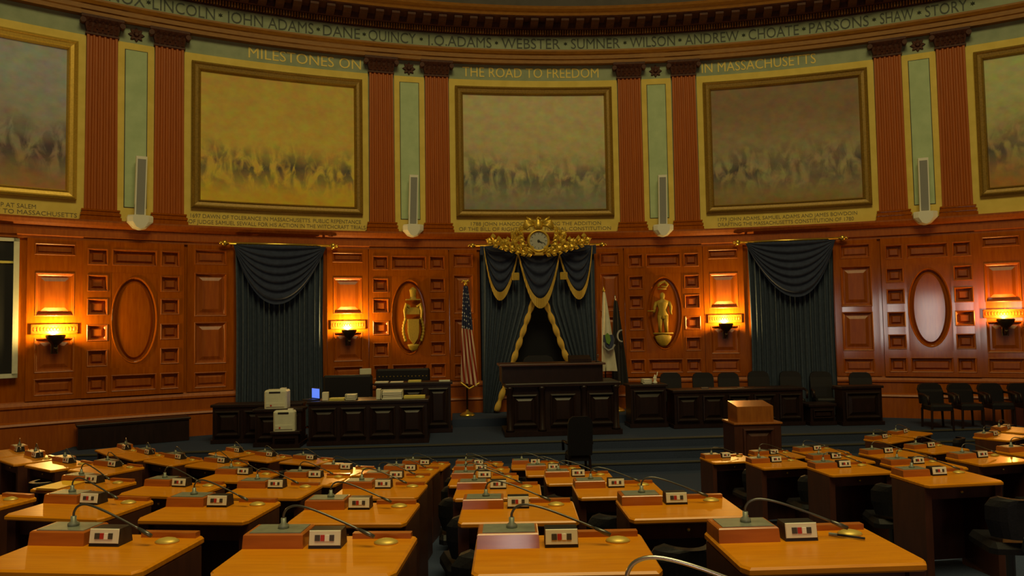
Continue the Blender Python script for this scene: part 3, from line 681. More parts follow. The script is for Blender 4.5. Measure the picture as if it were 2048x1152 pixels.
# ------------------------------------------------------------------ flags
def flagpole(px, ytop, ybase, Y, name, label, base_z):
    p = at(px, ytop, Y); b = at(px+3, ybase, Y)
    t = thing(name, label, 'flag', (p.x, Y, base_z)); h = p.z-base_z
    mb = MB(); mb.lathe([(.17, 0), (.17, .03), (.13, .06), (.04, .1), (.025, .14)], 16); mb.obj('base', 'brass', t, smooth=True)
    mb = MB(); mb.tube([(0, 0, .1), (0, 0, h-.12)], .018, 8); mb.obj('pole', 'mahog', t, smooth=True)
    return t, h
def cloth(t, h, z1, w0, w1, m, xs=0, folds=3.2, y=-.05, tip=.0, bot=0, name='cloth'):
    n, k = 30, 26; me = bpy.data.meshes.new(name); vs = []; fs = []
    for i in range(n+1):
        for j in range(k+1):
            u = i/n; v = j/k; w_ = w0+(w1-w0)*v**.8
            vs.append((xs*v+(u-.5)*w_, y-.05*(.3+v)*math.sin(u*folds*2*PI+v*2), h-.14-(h-.14-z1)*v-bot*v*(u-.5)))
    for i in range(n):
        for j in range(k):
            q = i*(k+1)+j; fs.append((q, q+k+1, q+k+2, q+1))
    me.from_pydata(vs, [], fs); uv = me.uv_layers.new()
    for p in me.polygons:
        p.use_smooth = True
        for li in p.loop_indices:
            v = me.loops[li].vertex_index; uv.data[li].uv = ((v//(k+1))/n, (v % (k+1))/k)
    me.materials.append(m); return place(name, me, t)
def stars_stripes():
    m = mat('striped_flag_cloth', (.5, .05, .05), .8, spec=.2); nt = m.node_tree; N = nt.nodes.new; L = nt.links.new; b = nt.nodes['Principled BSDF']
    uv = N('ShaderNodeTexCoord'); sep = N('ShaderNodeSeparateXYZ'); L(uv.outputs['UV'], sep.inputs[0])
    ma = N('ShaderNodeMath'); ma.operation = 'MULTIPLY_ADD'; ma.inputs[1].default_value = -.55; L(sep.outputs['Y'], ma.inputs[0]); L(sep.outputs['X'], ma.inputs[2])
    ms = N('ShaderNodeMath'); ms.operation = 'MULTIPLY'; ms.inputs[1].default_value = 24; L(ma.outputs[0], ms.inputs[0])
    si = N('ShaderNodeMath'); si.operation = 'SINE'; L(ms.outputs[0], si.inputs[0])
    gt = N('ShaderNodeMath'); gt.operation = 'GREATER_THAN'; gt.inputs[1].default_value = 0; L(si.outputs[0], gt.inputs[0])
    mx = N('ShaderNodeMix'); mx.data_type = 'RGBA'; mx.inputs[6].default_value = (.3, .035, .02, 1); mx.inputs[7].default_value = (.68, .5, .36, 1); L(gt.outputs[0], mx.inputs['Factor'])
    mp = N('ShaderNodeMapping'); mp.inputs['Scale'].default_value = (5, 26, 1); L(uv.outputs['UV'], mp.inputs[0])
    vo = N('ShaderNodeTexVoronoi'); vo.inputs['Scale'].default_value = 1; vo.inputs['Randomness'].default_value = .35; L(mp.outputs[0], vo.inputs['Vector'])
    ls = N('ShaderNodeMath'); ls.operation = 'LESS_THAN'; ls.inputs[1].default_value = .26; L(vo.outputs['Distance'], ls.inputs[0])
    bl = N('ShaderNodeMix'); bl.data_type = 'RGBA'; bl.inputs[6].default_value = (.035, .04, .1, 1); bl.inputs[7].default_value = (.6, .6, .62, 1); L(ls.outputs[0], bl.inputs['Factor'])
    cm = N('ShaderNodeMath'); cm.operation = 'LESS_THAN'; cm.inputs[1].default_value = .44; L(sep.outputs['Y'], cm.inputs[0])
    fm = N('ShaderNodeMix'); fm.data_type = 'RGBA'; L(cm.outputs[0], fm.inputs['Factor']); L(mx.outputs[2], fm.inputs[6]); L(bl.outputs[2], fm.inputs[7])
    L(fm.outputs[2], b.inputs['Base Color']); return m
t, h = flagpole(931, 560, 825, 17.1, 'striped_flag', 'furled stars and stripes flag with gold fringe on a pole by the canopy', .68)
z1 = at(938, 768, 17.1).z-.68
cloth(t, h, z1, .1, .4, stars_stripes(), .06, 2.4, bot=.12)
fr = MB(); fr.tube([(-.15, -.06, z1+.05), (.05, -.08, z1-.1), (.28, -.06, z1+.02)], .022, 6); fr.obj('fringe', 'gold', t)
fr = MB(); fr.ball((0, 0, h-.09), .04, 8); fr.tube([(0, 0, h-.08), (0, -.01, h)], [.03, .012], 6)
for s in (-1, 1): fr.tube([(0, 0, h-.05), (s*.06, 0, h-.01), (s*.085, 0, h-.06)], [.03, .025, .008], 6)
fr.obj('eagle_finial', 'gold', t, smooth=True)
t, h = flagpole(1207, 572, 800, 17.0, 'white_state_flag', 'plain white flag with a blue and green crest hanging beside the rostrum', .68)
z1 = at(1215, 742, 17.0).z-.68
cloth(t, h, z1, .05, .36, M['flagwhite'], .07, .9)
fr = MB(); fr.lathe([(.02, -.14), (.035, -.1), (.012, -.05), (.002, .0)], 8, (0, 0, h)); fr.obj('spear_finial', 'gold', t, smooth=True)
ez = at(1213, 680, 17.0).z-.68
em = MB(); flat(em, [(x*1.0, z) for x, z in [(-.11, .12), (-.12, -.02), (-.07, -.14), (.03, -.2), (.11, -.12), (.13, .02), (.1, .12)]], .02, .02); eo = em.obj('crest', 'emblue', t, (.06, -.15, ez))
em = MB(); flat(em, [(-.09, .1), (-.06, -.06), (.0, -.1), (.04, .0), (.02, .1), (-.03, .16)], .02, .02); em.obj('crest_figure', 'emgreen', eo, (0, -.035, 0))
em = MB(); em.tube([(-.12, -.03, -.05), (-.1, -.03, -.17), (-.02, -.03, -.23), (.07, -.03, -.2), (.13, -.03, -.1)], .02, 6); em.obj('crest_ribbon', 'emgrey', eo)
t, h = flagpole(1230, 590, 800, 17.2, 'black_flag', 'black flag with a pale ring hanging behind the white flag', .68)
z1 = at(1238, 770, 17.2).z-.68
cloth(t, h, z1, .08, .4, M['flagblack'], .05, 2)
fr = MB(); fr.tube([(0, 0, h-.16), (0, 0, h)], [.02, .012], 8); fr.obj('finial', 'chrome', t, smooth=True)
em = MB(); em.tube([(.1*math.cos(q)+.06, -.15, .13*math.sin(q)) for q in [PI*.45+PI*1.1*i/14 for i in range(15)]], .02, 6); em.obj('ring', 'emgrey', t, (.04, 0, at(1236, 672, 17.1).z-.68))

# ------------------------------------------------------------------ rostrum and dais furniture
def span(x0, x1, ytop, Y):
    p, q = at(x0, ytop, Y), at(x1, ytop, Y); return p.x, q.x, (p.z+q.z)/2
D0 = .516
x0, x1, zt = span(1012, 1238, 765, 14.85)
xc = (x0+x1)/2; hw = (x1-x0)/2
t = thing('speaker_rostrum', 'dark mahogany rostrum with corner columns in front of the canopy', 'rostrum', (xc, 15.3, D0))
zb = zt-D0
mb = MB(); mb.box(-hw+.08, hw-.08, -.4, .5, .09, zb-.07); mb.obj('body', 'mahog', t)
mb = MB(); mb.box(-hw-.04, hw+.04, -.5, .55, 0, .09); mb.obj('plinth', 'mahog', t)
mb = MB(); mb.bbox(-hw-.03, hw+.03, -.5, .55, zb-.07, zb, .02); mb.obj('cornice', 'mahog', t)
for s in (-1, 1):
    mb = MB(); mb.lathe([(.085, .09), (.085, .13), (.065, .16), (.062, zb-.15), (.085, zb-.11), (.085, zb-.07)], 14, (s*(hw-.07), -.42, 0)); mb.obj('column', 'mahog', t, smooth=True)
    mb = MB(); mb.lathe([(.085, .09), (.085, .13), (.065, .16), (.062, zb-.15), (.085, zb-.11), (.085, zb-.07)], 14, (s*.42, -.42, 0)); mb.obj('column', 'mahog', t, smooth=True)
for xa in (-.76, 0, .76):
    me_ = panel_mesh(.5, .62); o = place('front_panel', me_.copy(), t, (xa*hw/1.12, -.4, .5)); o.data.materials.clear(); o.data.materials.append(M['mahog'])
u0, u1, uz = span(1003, 1206, 727, 15.0)
mb = MB(); mb.bbox(u0-xc, u1-xc, -.28, .5, zb, uz-D0-.04, .01); mb.obj('upper_desk', 'mahog', t)
mb = MB(); mb.bbox(u0-xc-.05, u1-xc+.05, -.34, .54, uz-D0-.04, uz-D0, .012); mb.obj('desk_top', 'deskdark', t)
mb = MB(); p = at(1160, 716, 15.2); mb.loft([[(-.22, -.14, 0), (.22, -.14, 0), (.22, .14, 0), (-.22, .14, 0)], [(-.22, -.14, .07), (.22, -.14, .07), (.22, .14, .14), (-.22, .14, .14)]], True, True)
tag(mb.obj('reading_desk', 'mahog', None, (p.x, 15.25, uz+.002)), 'small sloped dark reading stand on the rostrum top', 'stand')
# speaker's chair behind the rostrum
def armchair(name, label, x, y, z, rz, back_h=1.2, w=.6, group=None, parent=None):
    t = thing(name, label, 'chair', (x, y, z), rz, group)
    mb = MB(); mb.bbox(-w/2+.04, w/2-.04, -.26, .24, .36, .48, .04); mb.obj('seat', 'leather', t)
    mb = MB(); hb = back_h
    def ringb(z_, k, yy): return [((-w/2+.02)*k, yy-.05, z_), ((w/2-.02)*k, yy-.05, z_), ((w/2-.02)*k, yy+.04, z_), ((-w/2+.02)*k, yy+.04, z_)]
    mb.loft([ringb(.46, .96, .24), ringb(.7, 1, .27), ringb(hb-.12, 1, .31), ringb(hb-.04, .88, .32), ringb(hb, .6, .325)], True, True); mb.obj('backrest', 'leather', t)
    for s in (-1, 1):
        mb = MB(); mb.tube([(s*(w/2-.02), .24, .66), (s*(w/2), 0, .66), (s*(w/2), -.2, .64), (s*(w/2-.01), -.22, .48)], .025, 7); mb.obj('arm', 'mahog', t, smooth=True)
        for yy in (-.22, .22):
            mb = MB(); mb.tube([(s*(w/2-.06), yy, .38), (s*(w/2-.05), yy, 0)], [.025, .02], 7); mb.obj('leg', 'mahog', t)
    return t
armchair('speaker_chair', 'high-backed dark leather chair behind the rostrum', at(1080, 720, 16.2).x, 16.2, D0, PI*0, at(1080, 712, 16.2).z-D0, .7)
p = at(1153, 828, 13.15)
armchair('page_chair', 'dark high-backed chair standing before the rostrum steps', p.x, 13.1, .002, PI, p.z, .46)

def desk_block(name, label, px0, px1, ytop, Y, depth, z0=D0, panels=3, cat='desk', legs=True):
    x0, x1, zt = span(px0, px1, ytop, Y); xc = (x0+x1)/2; hw = (x1-x0)/2; h = zt-z0
    t = thing(name, label, cat, (xc, Y+depth/2, z0)); d = depth/2
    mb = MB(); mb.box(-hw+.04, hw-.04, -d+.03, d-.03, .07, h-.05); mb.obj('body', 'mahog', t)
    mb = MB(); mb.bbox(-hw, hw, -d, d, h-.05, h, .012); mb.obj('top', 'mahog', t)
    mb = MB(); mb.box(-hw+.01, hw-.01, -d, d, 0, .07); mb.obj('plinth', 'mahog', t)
    key = ('dk', round(hw, 2), round(h, 2), panels)
    pw = (2*hw-.1)/panels
    mm_ = panel_mesh(pw-.08, h-.26, 'dk%g' % pw).copy(); mm_.materials.clear(); mm_.materials.append(M['mahog'])
    for i in range(panels): place('front_panel', mm_, t, (-hw+.05+pw*(i+.5), -d+.03, (h+.02)/2))
    return t, zt, xc, hw
t, CZ, _, _ = desk_block('clerk_desk', 'long dark clerk desk with papers and folders on top', 612, 858, 801, 14.4, .75, panels=4)
t, BZ, _, _ = desk_block('rear_desk', 'raised dark desk behind the clerk desk carrying papers', 748, 905, 765, 15.7, .55, panels=3)
t, SZ, _, _ = desk_block('side_cabinet', 'low dark cabinet beneath the blue curtain behind the printers', 420, 606, 808, 15.0, .5, panels=3, cat='cabinet')
t, T1Z, _, _ = desk_block('printer_table', 'dark table carrying the upper beige printer', 505, 606, 818, 14.45, .45, panels=1, cat='table')
t, T2Z, _, _ = desk_block('printer_stand', 'low dark stand carrying the lower beige printer', 540, 600, 863, 14.2, .22, panels=1, cat='stand')
def printer(px0, px1, ytop, Y, depth, zb, label):
    x0, x1, zt = span(px0, px1, ytop, Y); hw = (x1-x0)/2; h = zt-zb
    t = thing('printer', label, 'printer', ((x0+x1)/2, Y+depth/2, zb+.002)); d = depth/2
    mb = MB(); mb.bbox(-hw, hw, -d, d, 0, h, .03); mb.obj('case', 'beige', t)
    mb = MB(); mb.box(-hw*.55, hw*.45, -d-.006, -d+.02, h*.84, h*.93); mb.obj('control_panel', 'black', t)
    mb = MB(); mb.box(-hw*.8, hw*.8, -d-.012, -d+.02, h*.1, h*.3); mb.obj('paper_tray', 'beige', t)
    mb = MB(); mb.box(-hw*.45, -hw*.3, -d-.016, -d, h*.13, h*.22); mb.obj('badge', 'redbtn', t)
    mb = MB(); mb.box(hw*.3, hw*.75, -d*.3, d*.5, h, h+.03); mb.obj('lid', 'white', t); return t
printer(528, 573, 781, 14.5, .35, T1Z, 'beige printer on the table behind the clerk desk end')
printer(546, 589, 822, 14.21, .2, T2Z, 'beige printer with dark control strip on the low stand')
# laptop with a lit screen
p = at(611, 797, 14.7); zl = max(p.z-.13, CZ)
t = thing('laptop', 'laptop with a glowing blue screen at the end of the clerk desk', 'laptop', (at(622, 797, 14.7).x, 14.7, CZ+.002), -.9)
mb = MB(); mb.bbox(-.16, .16, -.11, .11, 0, .02, .004); mb.obj('keyboard', 'black', t)
mb = MB(); mb.box(-.16, .16, .1, .115, .02, .23); lid = mb.obj('lid', 'black', t)
mb = MB(); mb.box(-.145, .145, .096, .099, .035, .215); mb.obj('screen', 'screen', lid)
def blk(name, label, cat, px0, px1, ytop, Y, zb, depth, m, b=.006, parts=None):
    x0, x1, zt = span(px0, px1, ytop, Y); mb = MB(); mb.bbox(-(x1-x0)/2, (x1-x0)/2, -depth/2, depth/2, 0, max(.012, zt-zb), b)
    return tag(mb.obj(name, m, None, ((x0+x1)/2, Y+depth/2, zb+.002)), label, cat)
def tray(label, px0, px1, ytop, Y, zb, depth, cat='file tray'):
    x0, x1, zt = span(px0, px1, ytop, Y); hw = (x1-x0)/2; h = zt-zb
    t = thing('file_tray', label, cat, ((x0+x1)/2, Y+depth/2, zb+.002)); d = depth/2
    mb = MB(); mb.box(-hw, hw, -d, d, 0, .015); mb.box(-hw, -hw+.012, -d, d, 0, h); mb.box(hw-.012, hw, -d, d, 0, h); mb.box(-hw, hw, d-.012, d, 0, h); mb.obj('tray', 'beige', t)
    mb = MB()
    for i in range(4): mb.box(-hw+.02+random.uniform(0, .02), hw-.02, -d-.01+random.uniform(0, .02), d-.02, .016+i*h*.2, .016+(i*.2+.15)*h)
    mb.obj('paper', 'paper', t); return t
blk('card_box', 'small white box at the left end of the clerk desk', 'box', 644, 656, 785, 14.6, CZ, .12, 'paper')
blk('folder', 'flat yellow folder on the clerk desk next to a white box', 'folder', 658, 688, 797, 14.5, CZ, .22, 'yellowpaper')
tray('pale desk tray with papers beside the yellow folder', 690, 713, 789, 14.6, CZ, .2)
tray('wide grey-white stacked paper tray in the middle of the clerk desk', 762, 805, 781, 14.5, CZ, .28)
blk('binder', 'upright pale binder beside the grey-white paper tray', 'binder', 752, 761, 779, 14.6, CZ, .2, 'beige')
blk('ledger', 'long pale ledger with a yellow spine on the clerk desk', 'book', 807, 850, 792, 14.6, CZ, .24, 'yellowpaper')
blk('papers', 'thin sheaf of white papers on the raised rear desk', 'paper', 750, 776, 764, 15.75, BZ, .22, 'paper', .002)
blk('papers', 'second thin sheaf of white papers beside the yellow pad', 'paper', 780, 806, 764, 15.75, BZ, .22, 'paper', .002)
blk('notepad', 'yellow pad on the raised rear desk', 'notepad', 816, 842, 761, 15.75, BZ, .2, 'yellowpaper', .004)
blk('desk_plate', 'small pale name plate at the end of the raised rear desk', 'plate', 878, 900, 760, 15.78, BZ, .05, 'beige', .004)
# upholstered settees behind the desks
def settee(label, px0, px1, ytop, Y, z0, studs):
    x0, x1, zt = span(px0, px1, ytop, Y); hw = (x1-x0)/2; h = zt-z0
    t = thing('settee', label, 'settee', ((x0+x1)/2, Y, z0)); 
    mb = MB(); mb.bbox(-hw, hw, -.06, .06, .42, h, .04); mb.obj('backrest', 'leather', t)
    mb = MB(); mb.bbox(-hw, hw, -.55, -.06, .34, .48, .04); mb.obj('seat', 'leather', t)
    for sx_ in (-1, 1):
        for yy in (-.5, .0):
            mb = MB(); mb.tube([(sx_*(hw-.06), yy, 0), (sx_*(hw-.06), yy, .42)], .03, 7); mb.obj('leg', 'mahog', t)
    if studs:
        sb = MB(); sb.ball((0, 0, 0), .014, 6); sm = sb.mesh('stud', 'brass')
        for i in range(14): place('stud', sm, t, (-hw+.08+(2*hw-.16)*i/13, -.062, h-.17))
settee('dark buttoned settee with a row of brass studs behind the rear desk', 752, 860, 737, 17.05, .69 if False else D0, True)
settee('lower dark settee beside the blue curtain behind the clerk desk', 647, 745, 750, 15.75, D0, False)
tag(MB().bbox(-.13, .13, -.05, .0, 0, .13, .01).obj('wall_control', 'beige', None, W(*((lambda q: (q[0], q[1]))(ang(730, 748))), .06), -ang(730, 748)[0]), 'small pale control box on the panelled wall above the lower settee', 'control box')
# small microphone on the rear desk
def table_mic(px, py, Y, zb, label, zlen=.16):
    p = at(px, py, Y); t = thing('microphone', label, 'microphone', (p.x, Y, zb+.002))
    mb = MB(); mb.lathe([(.05, 0), (.05, .012), (.02, .02)], 12); mb.obj('base', 'black', t)
    mb = MB(); mb.tube([(0, 0, .015), (0, 0, zlen*.7), (0, -.03, zlen)], .006, 6); mb.obj('stem', 'chrome', t)
    mb = MB(); mb.tube([(0, -.03, zlen), (0, -.05, zlen+.05)], [.012, .016], 8); mb.obj('capsule', 'chrome', t)
table_mic(1195, 712, 15.3, uz, 'slim microphone standing on the rostrum top', .1)

# right-hand side of the dais
t, RZ, _, _ = desk_block('panel_desk', 'long dark panel desk in front of the row of chairs', 1345, 1610, 778, 15.3, .6, panels=5)
t, RB, _, _ = desk_block('side_desk', 'short dark desk beside the rostrum with white papers on top', 1258, 1336, 769, 15.6, .55, panels=1)
t, RC, _, _ = desk_block('end_cabinet', 'tall dark cabinet at the end of the panel desk', 1682, 1768, 772, 15.05, .38, panels=1, cat='cabinet')
t, RD, _, _ = desk_block('low_panel_desk', 'lower dark desk between the panel desk and the tall cabinet', 1618, 1674, 808, 15.2, .5, panels=1)
for i, px in enumerate((1345, 1410, 1461, 1521, 1585, 1640, 1705)):
    p = at(px, 744 + (3 if i < 3 else 0), 16.25)
    armchair('panel_chair', 'dark leather armchair behind the panel desk, %s from the rostrum' % ['first', 'second', 'third', 'fourth', 'fifth', 'sixth', 'seventh'][i], p.x, min(16.25, math.sqrt(R0**2-p.x**2)-.75), D0, -math.atan2(p.x, 22), p.z-D0, .5, 'chairs behind the panel desk')
tray('white paper tray on the short desk beside the rostrum', 1285, 1304, 758, 15.75, RB, .16)
p = at(1310, 765, 15.8)
t = thing('statuette', 'small pale statuette with one raised arm on the short desk', 'statuette', (p.x, 15.8, RB+.002))
mb = MB(); mb.lathe([(.05, 0), (.05, .03), (.03, .05), (.035, .1), (.04, .13), (.015, .15), (.02, .17), (.005, .19)], 10); mb.tube([(.02, 0, .12), (.05, 0, .19), (.06, 0, .25)], [.014, .011, .006], 6); mb.obj('figure', 'paper', t, smooth=True)
for px, wh in ((1410, 'nearer to the rostrum'), (1482, 'behind the lectern')): blk('desk_plate', 'small steel strip standing in for a glint on the panel desk '+wh, 'plate', px-7, px+7, 775, 15.45, RZ, .05, 'chrome', .004)['group'] = 'glint strips on the panel desk'  # white glints on the desk top, imitated by added steel strips
# lectern in the well
x0, x1, zt = span(1474, 1546, 806, 12.7); xc = (x0+x1)/2; hw = (x1-x0)/2
t = thing('lectern', 'wooden lectern with a lit orange-brown reading box on a darker base', 'lectern', (xc, 12.95, .002))
hb = zt; zl = at(1510, 845, 12.7).z
mb = MB(); mb.bbox(-hw-.07, hw+.12, -.28, .28, .06, zl-.03, .012); mb.obj('body', 'deskdark', t)
mb = MB(); mb.box(-hw-.1, hw+.15, -.31, .31, 0, .06); mb.obj('plinth', 'deskdark', t)
mb = MB(); mb.bbox(-hw-.08, hw+.14, -.3, .3, zl-.03, zl, .01); mb.obj('shelf', 'lectern', t)
mb = MB(); mb.loft([[(-hw, -.25, zl), (hw, -.25, zl), (hw, .2, zl), (-hw, .2, zl)], [(-hw, -.25, hb-.06), (hw, -.25, hb-.06), (hw, .2, hb), (-hw, .2, hb)]], True, True); mb.obj('reading_box', 'lectern', t)
o = place('front_panel', panel_mesh(hw*1.7, zl-.25, 'lec').copy(), t, (.025, -.28, zl/2+.03)); o.data.materials.clear(); o.data.materials.append(M['deskdark'])
# spare armchairs at the right wall and a dark bench at the left
for i, px in enumerate((1850, 1909, 1969, 2029)):
    p = at(px, 766, 14.75); y = 14.4
    armchair('spare_armchair', 'dark leather armchair along the panelled wall, %s from the tall cabinet' % ['first', 'second', 'third', 'fourth'][i], p.x, y, D0, -.18, p.z-D0, .5, 'spare armchairs at the panelled wall')
a0, _ = ang(152, 850, R0-.6); a1, _ = ang(380, 840, R0-.6); ac = (a0+a1)/2
zt = (ang(160, 846, R0-.6)[1]+ang(375, 836, R0-.6)[1])/2; hw = (a1-a0)*(R0-.6)/2
t = thing('wall_bench', 'long dark wooden chest below the oval wall panel at the left', 'bench', W(ac, D0 if False else .516, .5), -ac)
h = zt-.516
mb = MB(); mb.box(-hw+.03, hw-.03, -.22, .22, .0, h-.04); mb.obj('body', 'mahog', t)
mb = MB(); mb.bbox(-hw, hw, -.25, .25, h-.04, h, .01); mb.obj('lid', 'mahog', t)

# ------------------------------------------------------------------ legislators' desks
DH = .765; HW = .333
def desk_proto():
    t = thing('legislator_desk', 'x', 'desk')
    mb = MB()
    def rg(i, z): return [(-HW+.02+i, -.24+i*1, z), (HW-.02-i, -.24+i, z), (HW-i, -.2, z), (HW-i, .22, z), (HW-.02-i, .24-i, z), (-HW+.02+i, .24-i, z), (-HW+i, .22, z), (-HW+i, -.2, z)]
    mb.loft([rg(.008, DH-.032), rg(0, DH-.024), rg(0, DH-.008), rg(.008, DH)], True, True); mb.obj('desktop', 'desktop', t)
    for s in (-1, 1):
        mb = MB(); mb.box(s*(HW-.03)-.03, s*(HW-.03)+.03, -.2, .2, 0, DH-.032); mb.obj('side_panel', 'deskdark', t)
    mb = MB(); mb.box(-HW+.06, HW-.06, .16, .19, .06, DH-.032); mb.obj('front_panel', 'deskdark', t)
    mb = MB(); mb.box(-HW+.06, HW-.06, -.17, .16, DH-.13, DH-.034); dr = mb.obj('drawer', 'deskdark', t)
    mb = MB(); mb.ball((0, -.18, DH-.08), .012, 8); mb.obj('knob', 'brass', dr, smooth=True)
    mb = MB(); mb.loft([[(-HW+.008, .055, DH), (-.085, .055, DH), (-.085, .215, DH), (-HW+.008, .215, DH)], [(-HW+.01, .063, DH+.05), (-.087, .063, DH+.05), (-.087, .214, DH+.05), (-HW+.01, .214, DH+.05)], [(-HW+.015, .068, DH+.055), (-.092, .068, DH+.055), (-.092, .21, DH+.055), (-HW+.015, .21, DH+.055)]], True, True); rb = mb.obj('microphone_box', 'riser', t)
    mb = MB(); mb.box(-HW+.03, -.1, .075, .2, DH+.055, DH+.058); mb.obj('speaker_grille', 'greymetal', rb)
    mb = MB(); mb.box(.075, HW-.02, .19, .225, DH, DH+.022); mb.obj('back_rail', 'riser', t)
    # voting unit
    mb = MB(); mb.loft([[(-.064, .057, DH), (.064, .057, DH), (.064, .15, DH), (-.064, .15, DH)], [(-.062, .068, DH+.066), (.062, .068, DH+.066), (.062, .14, DH+.066), (-.062, .14, DH+.066)]], True, True); vu = mb.obj('voting_unit', 'black', t)
    mb = MB()
    def pl(x, z, e): y = .057+.011*z/.066-.001-e; return (x, y, DH+z)
    mb.loft([[pl(-.062, .012, 0), pl(.062, .012, 0), pl(.062, .068, 0), pl(-.062, .068, 0)], [pl(-.06, .014, .004), pl(.06, .014, .004), pl(.06, .066, .004), pl(-.06, .066, .004)]], False, True); mb.obj('voting_plate', 'plate', vu)
    for xa, xb, mm_ in ((-.038, -.018, 'greybtn'), (-.016, .0, 'redbtn'), (.002, .018, 'whitebtn'), (.02, .038, 'greybtn')):
        mb = MB(); mb.loft([[pl(xa, .03, .003), pl(xb, .03, .003), pl(xb, .052, .003), pl(xa, .052, .003)], [pl(xa, .03, .007), pl(xb, .03, .007), pl(xb, .052, .007), pl(xa, .052, .007)]], False, True); mb.obj('button', mm_, vu)
    # gooseneck microphone
    mb = MB(); mb.lathe([(.022, 0), (.022, .012), (.011, .02), (.011, .04)], 10, (-.19, .14, DH+.058)); mb.obj('microphone_socket', 'greymetal', t, smooth=True)
    pts = [(-.19, .14, DH+.09), (-.188, .14, DH+.115), (-.17, .138, DH+.138), (-.13, .13, DH+.148), (-.06, .115, DH+.135), (.04, .1, DH+.1), (.13, .085, DH+.065)]
    def cr_(p, q, r_, s_, t_): return tuple(.5*(2*q[i]+(r_[i]-p[i])*t_+(2*p[i]-5*q[i]+4*r_[i]-s_[i])*t_*t_+(3*q[i]-p[i]-3*r_[i]+s_[i])*t_**3) for i in range(3))
    E_ = [pts[0]]+pts+[pts[-1]]; sm_ = [cr_(*E_[i:i+4], q/4) for i in range(len(pts)-1) for q in range(4)]+[pts[-1]]
    mb = MB(); mb.tube(sm_, .005, 6); gn = mb.obj('gooseneck', 'gunmetal', t, smooth=True)
    mb = MB(); mb.tube([pts[-1], (.165, .08, DH+.05), (.19, .075, DH+.04)], [.006, .0095, .008], 8); mb.obj('microphone', 'gunmetal', t, smooth=True)
    # brass inkwell cover
    mb = MB(); mb.lathe([(.042, 0), (.042, .006), (.03, .014), (.008, .02)], 14, (.225, .13, DH), 1.15, .9); mb.obj('inkwell_cover', 'dullbrass', t, smooth=True)
    return learn(t)
DP = desk_proto()
def chair_proto():
    t = thing('swivel_chair', 'x', 'chair')
    mb = MB(); mb.bbox(-.21, .21, -.2, .2, .37, .45, .04); mb.obj('seat', 'leather', t)
    mb = MB()
    def rb(z, w_, y): return [(w_*math.sin(q), y-.2*math.cos(q), z) for q in [-1.1+2.2*i/10 for i in range(11)]]+[(w_*.88*math.sin(q), y+.04-.19*math.cos(q), z) for q in [1.1-2.2*i/10 for i in range(11)]]
    mb.loft([rb(.48, .2, -.03), rb(.6, .24, -.03), rb(.7, .24, -.035), rb(.745, .2, -.04), rb(.76, .14, -.045)], True, True); mb.obj('backrest', 'leather', t, smooth=False)
    mb = MB(); mb.tube([(0, -.19, .4), (0, -.24, .5)], .02, 6); mb.obj('back_stem', 'gunmetal', t)
    mb = MB(); mb.lathe([(.03, .06), (.03, .37)], 10); mb.obj('post', 'gunmetal', t)
    for i in range(4):
        q = PI/4+i*PI/2; mb = MB(); mb.tube([(0, 0, .09), (.22*math.cos(q), .22*math.sin(q), .02)], [.025, .018], 6); mb.obj('foot', 'gunmetal', t)
    return learn(t)
CP = chair_proto()
ROWS = {-1: [('C', -1.45, 1.57)],
 0: [('C', -1.59, 2.97), ('C', -.66, 2.93), ('C', -2.5, 3.08), ('C', -3.39, 3.23)],
 1: [('C', -1.63, 4.49), ('C', -.7, 4.45), ('C', -2.56, 4.6), ('C', -3.43, 4.79), ('C', -4.26, 4.98), ('C', -5.08, 5.22)],
 2: [('C', -1.66, 6.02), ('C', -.74, 5.93), ('C', -2.57, 6.18), ('C', -3.44, 6.32), ('C', -4.26, 6.51), ('C', -5.08, 6.78), ('R', 1.94, 5.97)],
 3: [('C', -1.71, 7.51), ('C', -.79, 7.45), ('C', -2.58, 7.65), ('C', -3.4, 7.81), ('C', -4.18, 8.1), ('L', -5.79, 8.8), ('L', -6.45, 9.15), ('L', -7.05, 9.62), ('L', -7.55, 10.15), ('R', 1.94, 7.47), ('R', 2.76, 7.53), ('R', 3.62, 7.75), ('R', 4.4, 8.05)],
 4: [('C', -1.69, 9.03), ('C', -.84, 8.94), ('C', -2.53, 9.17), ('C', -3.32, 9.37), ('L', -5.0, 10.1), ('L', -5.68, 10.5), ('L', -6.27, 10.98), ('L', -6.8, 11.5), ('R', 1.88, 8.97), ('R', 2.69, 9.08), ('R', 3.52, 9.34), ('R', 4.29, 9.64), ('R', 5.79, 10.43), ('R', 6.45, 11.02)],
 5: [('C', -1.67, 10.59), ('C', -.89, 10.5), ('C', -2.42, 10.71), ('L', -4.12, 11.4), ('L', -4.8, 11.8), ('L', -5.42, 12.3), ('R', 1.83, 10.53), ('R', 2.6, 10.69), ('R', 3.35, 10.9), ('R', 4.93, 11.8), ('R', 5.58, 12.28)]}
ORD = ['first', 'second', 'third', 'fourth', 'fifth', 'sixth', 'seventh']
SIDE = {'C': ('the wide aisle', 'on the clerk-desk side', 'clerk-desk side of the wide aisle'), 'R': ('the wide aisle', 'on the lectern side', 'lectern side of the wide aisle'), 'L': ('the slanting aisle', 'below the wall chest', 'curved block below the wall chest')}
def seat_label(kind, k, ls, b, x):
    xs = sorted([q[1] for q in ls if q[0] == b], reverse=(b != 'R'))
    return '%s, %s from %s %s, %s row from the rostrum' % (kind, ORD[xs.index(x)], SIDE[b][0], SIDE[b][1], ORD[5-k] if k >= 0 else 'seventh')
first = True; cfirst = True
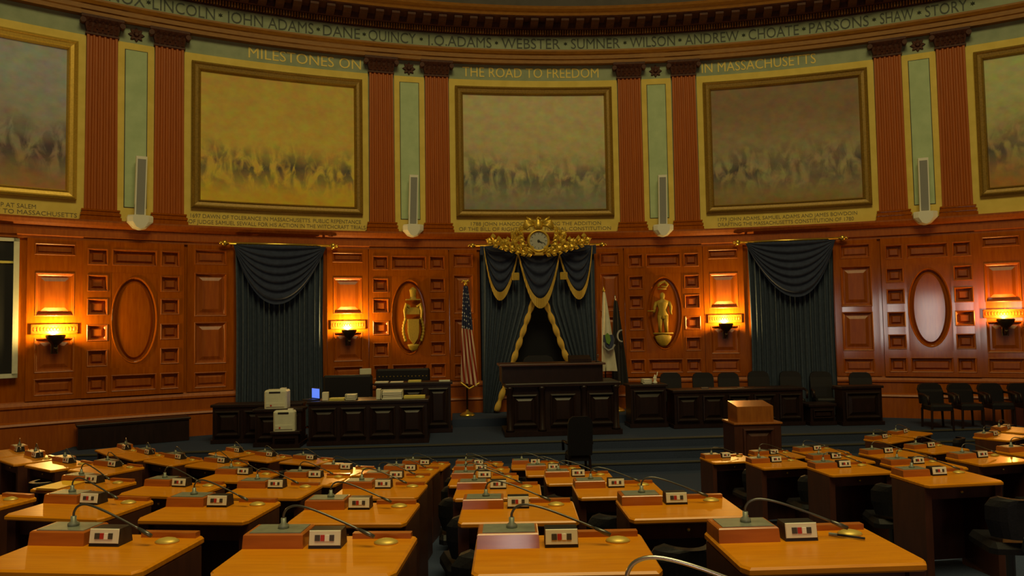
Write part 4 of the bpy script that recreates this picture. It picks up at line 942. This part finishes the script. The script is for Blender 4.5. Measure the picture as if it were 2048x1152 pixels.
for k, ls in ROWS.items():
    for blkn, x, y in ls:
        th = math.atan(slope(k, x))
        if blkn == 'L': th = th*1.05
        px_ = x+.07*math.sin(th); py_ = y-.07*math.cos(th)
        if first: d = DP; d.location = (px_, py_, fz(k)); d.rotation_euler = (0, 0, th); first = False
        else: d = dup(DP, None, (px_, py_, fz(k)+.001), th)
        d['label'] = seat_label('varnished desk', k, ls, blkn, x); d['group'] = 'desks on the '+SIDE[blkn][2]; d['category'] = 'desk'
        if (k, x) == (-1, -1.45):
            d['label'] = 'varnished desk of the rearmost row whose steel microphone arches into view'; del d['group']
            rear_desk_ = d
        if k >= 0:
            off = -.16 if blkn == 'C' else .05; jr = random.uniform(-.35, .35)
            cx_ = px_+(-off if False else off)*math.cos(th)+.58*math.sin(th); cy_ = py_+off*math.sin(th)-.58*math.cos(th)
            if cfirst: c = CP; c.location = (cx_, cy_, fz(k)); c.rotation_euler = (0, 0, th+jr); cfirst = False
            else: c = dup(CP, None, (cx_, cy_, fz(k)+.001), th+jr)
            c['label'] = seat_label('black chair', k, ls, blkn, x); c['group'] = 'swivel chairs on the '+SIDE[blkn][2]; c['category'] = 'chair'

for ch in [o for o in C.objects if o.parent == rear_desk_]:
    if ch.name.split('.')[0] in ('gooseneck', 'microphone'):
        ch.data = ch.data.copy(); ch.data.materials.clear(); ch.data.materials.append(M['chrome'])
# loose things on the desks
def on_desk(k, x, y, dx, dy):
    th = math.atan(slope(k, x)); lx, ly = dx, dy-.07
    return (x+lx*math.cos(th)-ly*math.sin(th), y+lx*math.sin(th)+ly*math.cos(th), fz(k)+DH+.003), th
p, th = on_desk(0, -.66, 2.93, .19, .07)
t = thing('pen', 'dark pen with a pale cap lying by a brass inkwell cover', 'pen', p, th)
mb = MB(); mb.tube([(-.03, .03, .006), (.05, -.03, .006)], .005, 8); mb.obj('barrel', 'black', t)
mb = MB(); mb.tube([(-.055, .049, .006), (-.03, .03, .006)], .0058, 8); mb.obj('cap', 'greymetal', t)
def folder(k, x, y, dx, dy, rz, m, label):
    p, th = on_desk(k, x, y, dx, dy); t = thing('folder', label, 'folder', p, th+rz)
    mb = MB(); mb.box(-.11, .11, -.15, .15, 0, .004); mb.obj('back_cover', m, t)
    mb = MB(); mb.box(-.1, .1, -.14, .14, .004, .012); mb.obj('sheets', 'paper', t)
    mb = MB(); mb.box(-.11, .11, -.15, .15, .012, .015); mb.obj('front_cover', m, t)
M['amber'] = mat('amber_glint', (.9, .5, .03), .5)  # bright orange imitates a glint of light on a desktop
folder(3, 4.4, 8.05, .16, -.1, 1.4, 'yellowpaper', 'yellow folder lying on a desk on the lectern side')
folder(2, -5.08, 6.78, -.15, -.1, .1, 'amber', 'amber folder shape standing in for a light glint on the desk beside the slanting aisle')
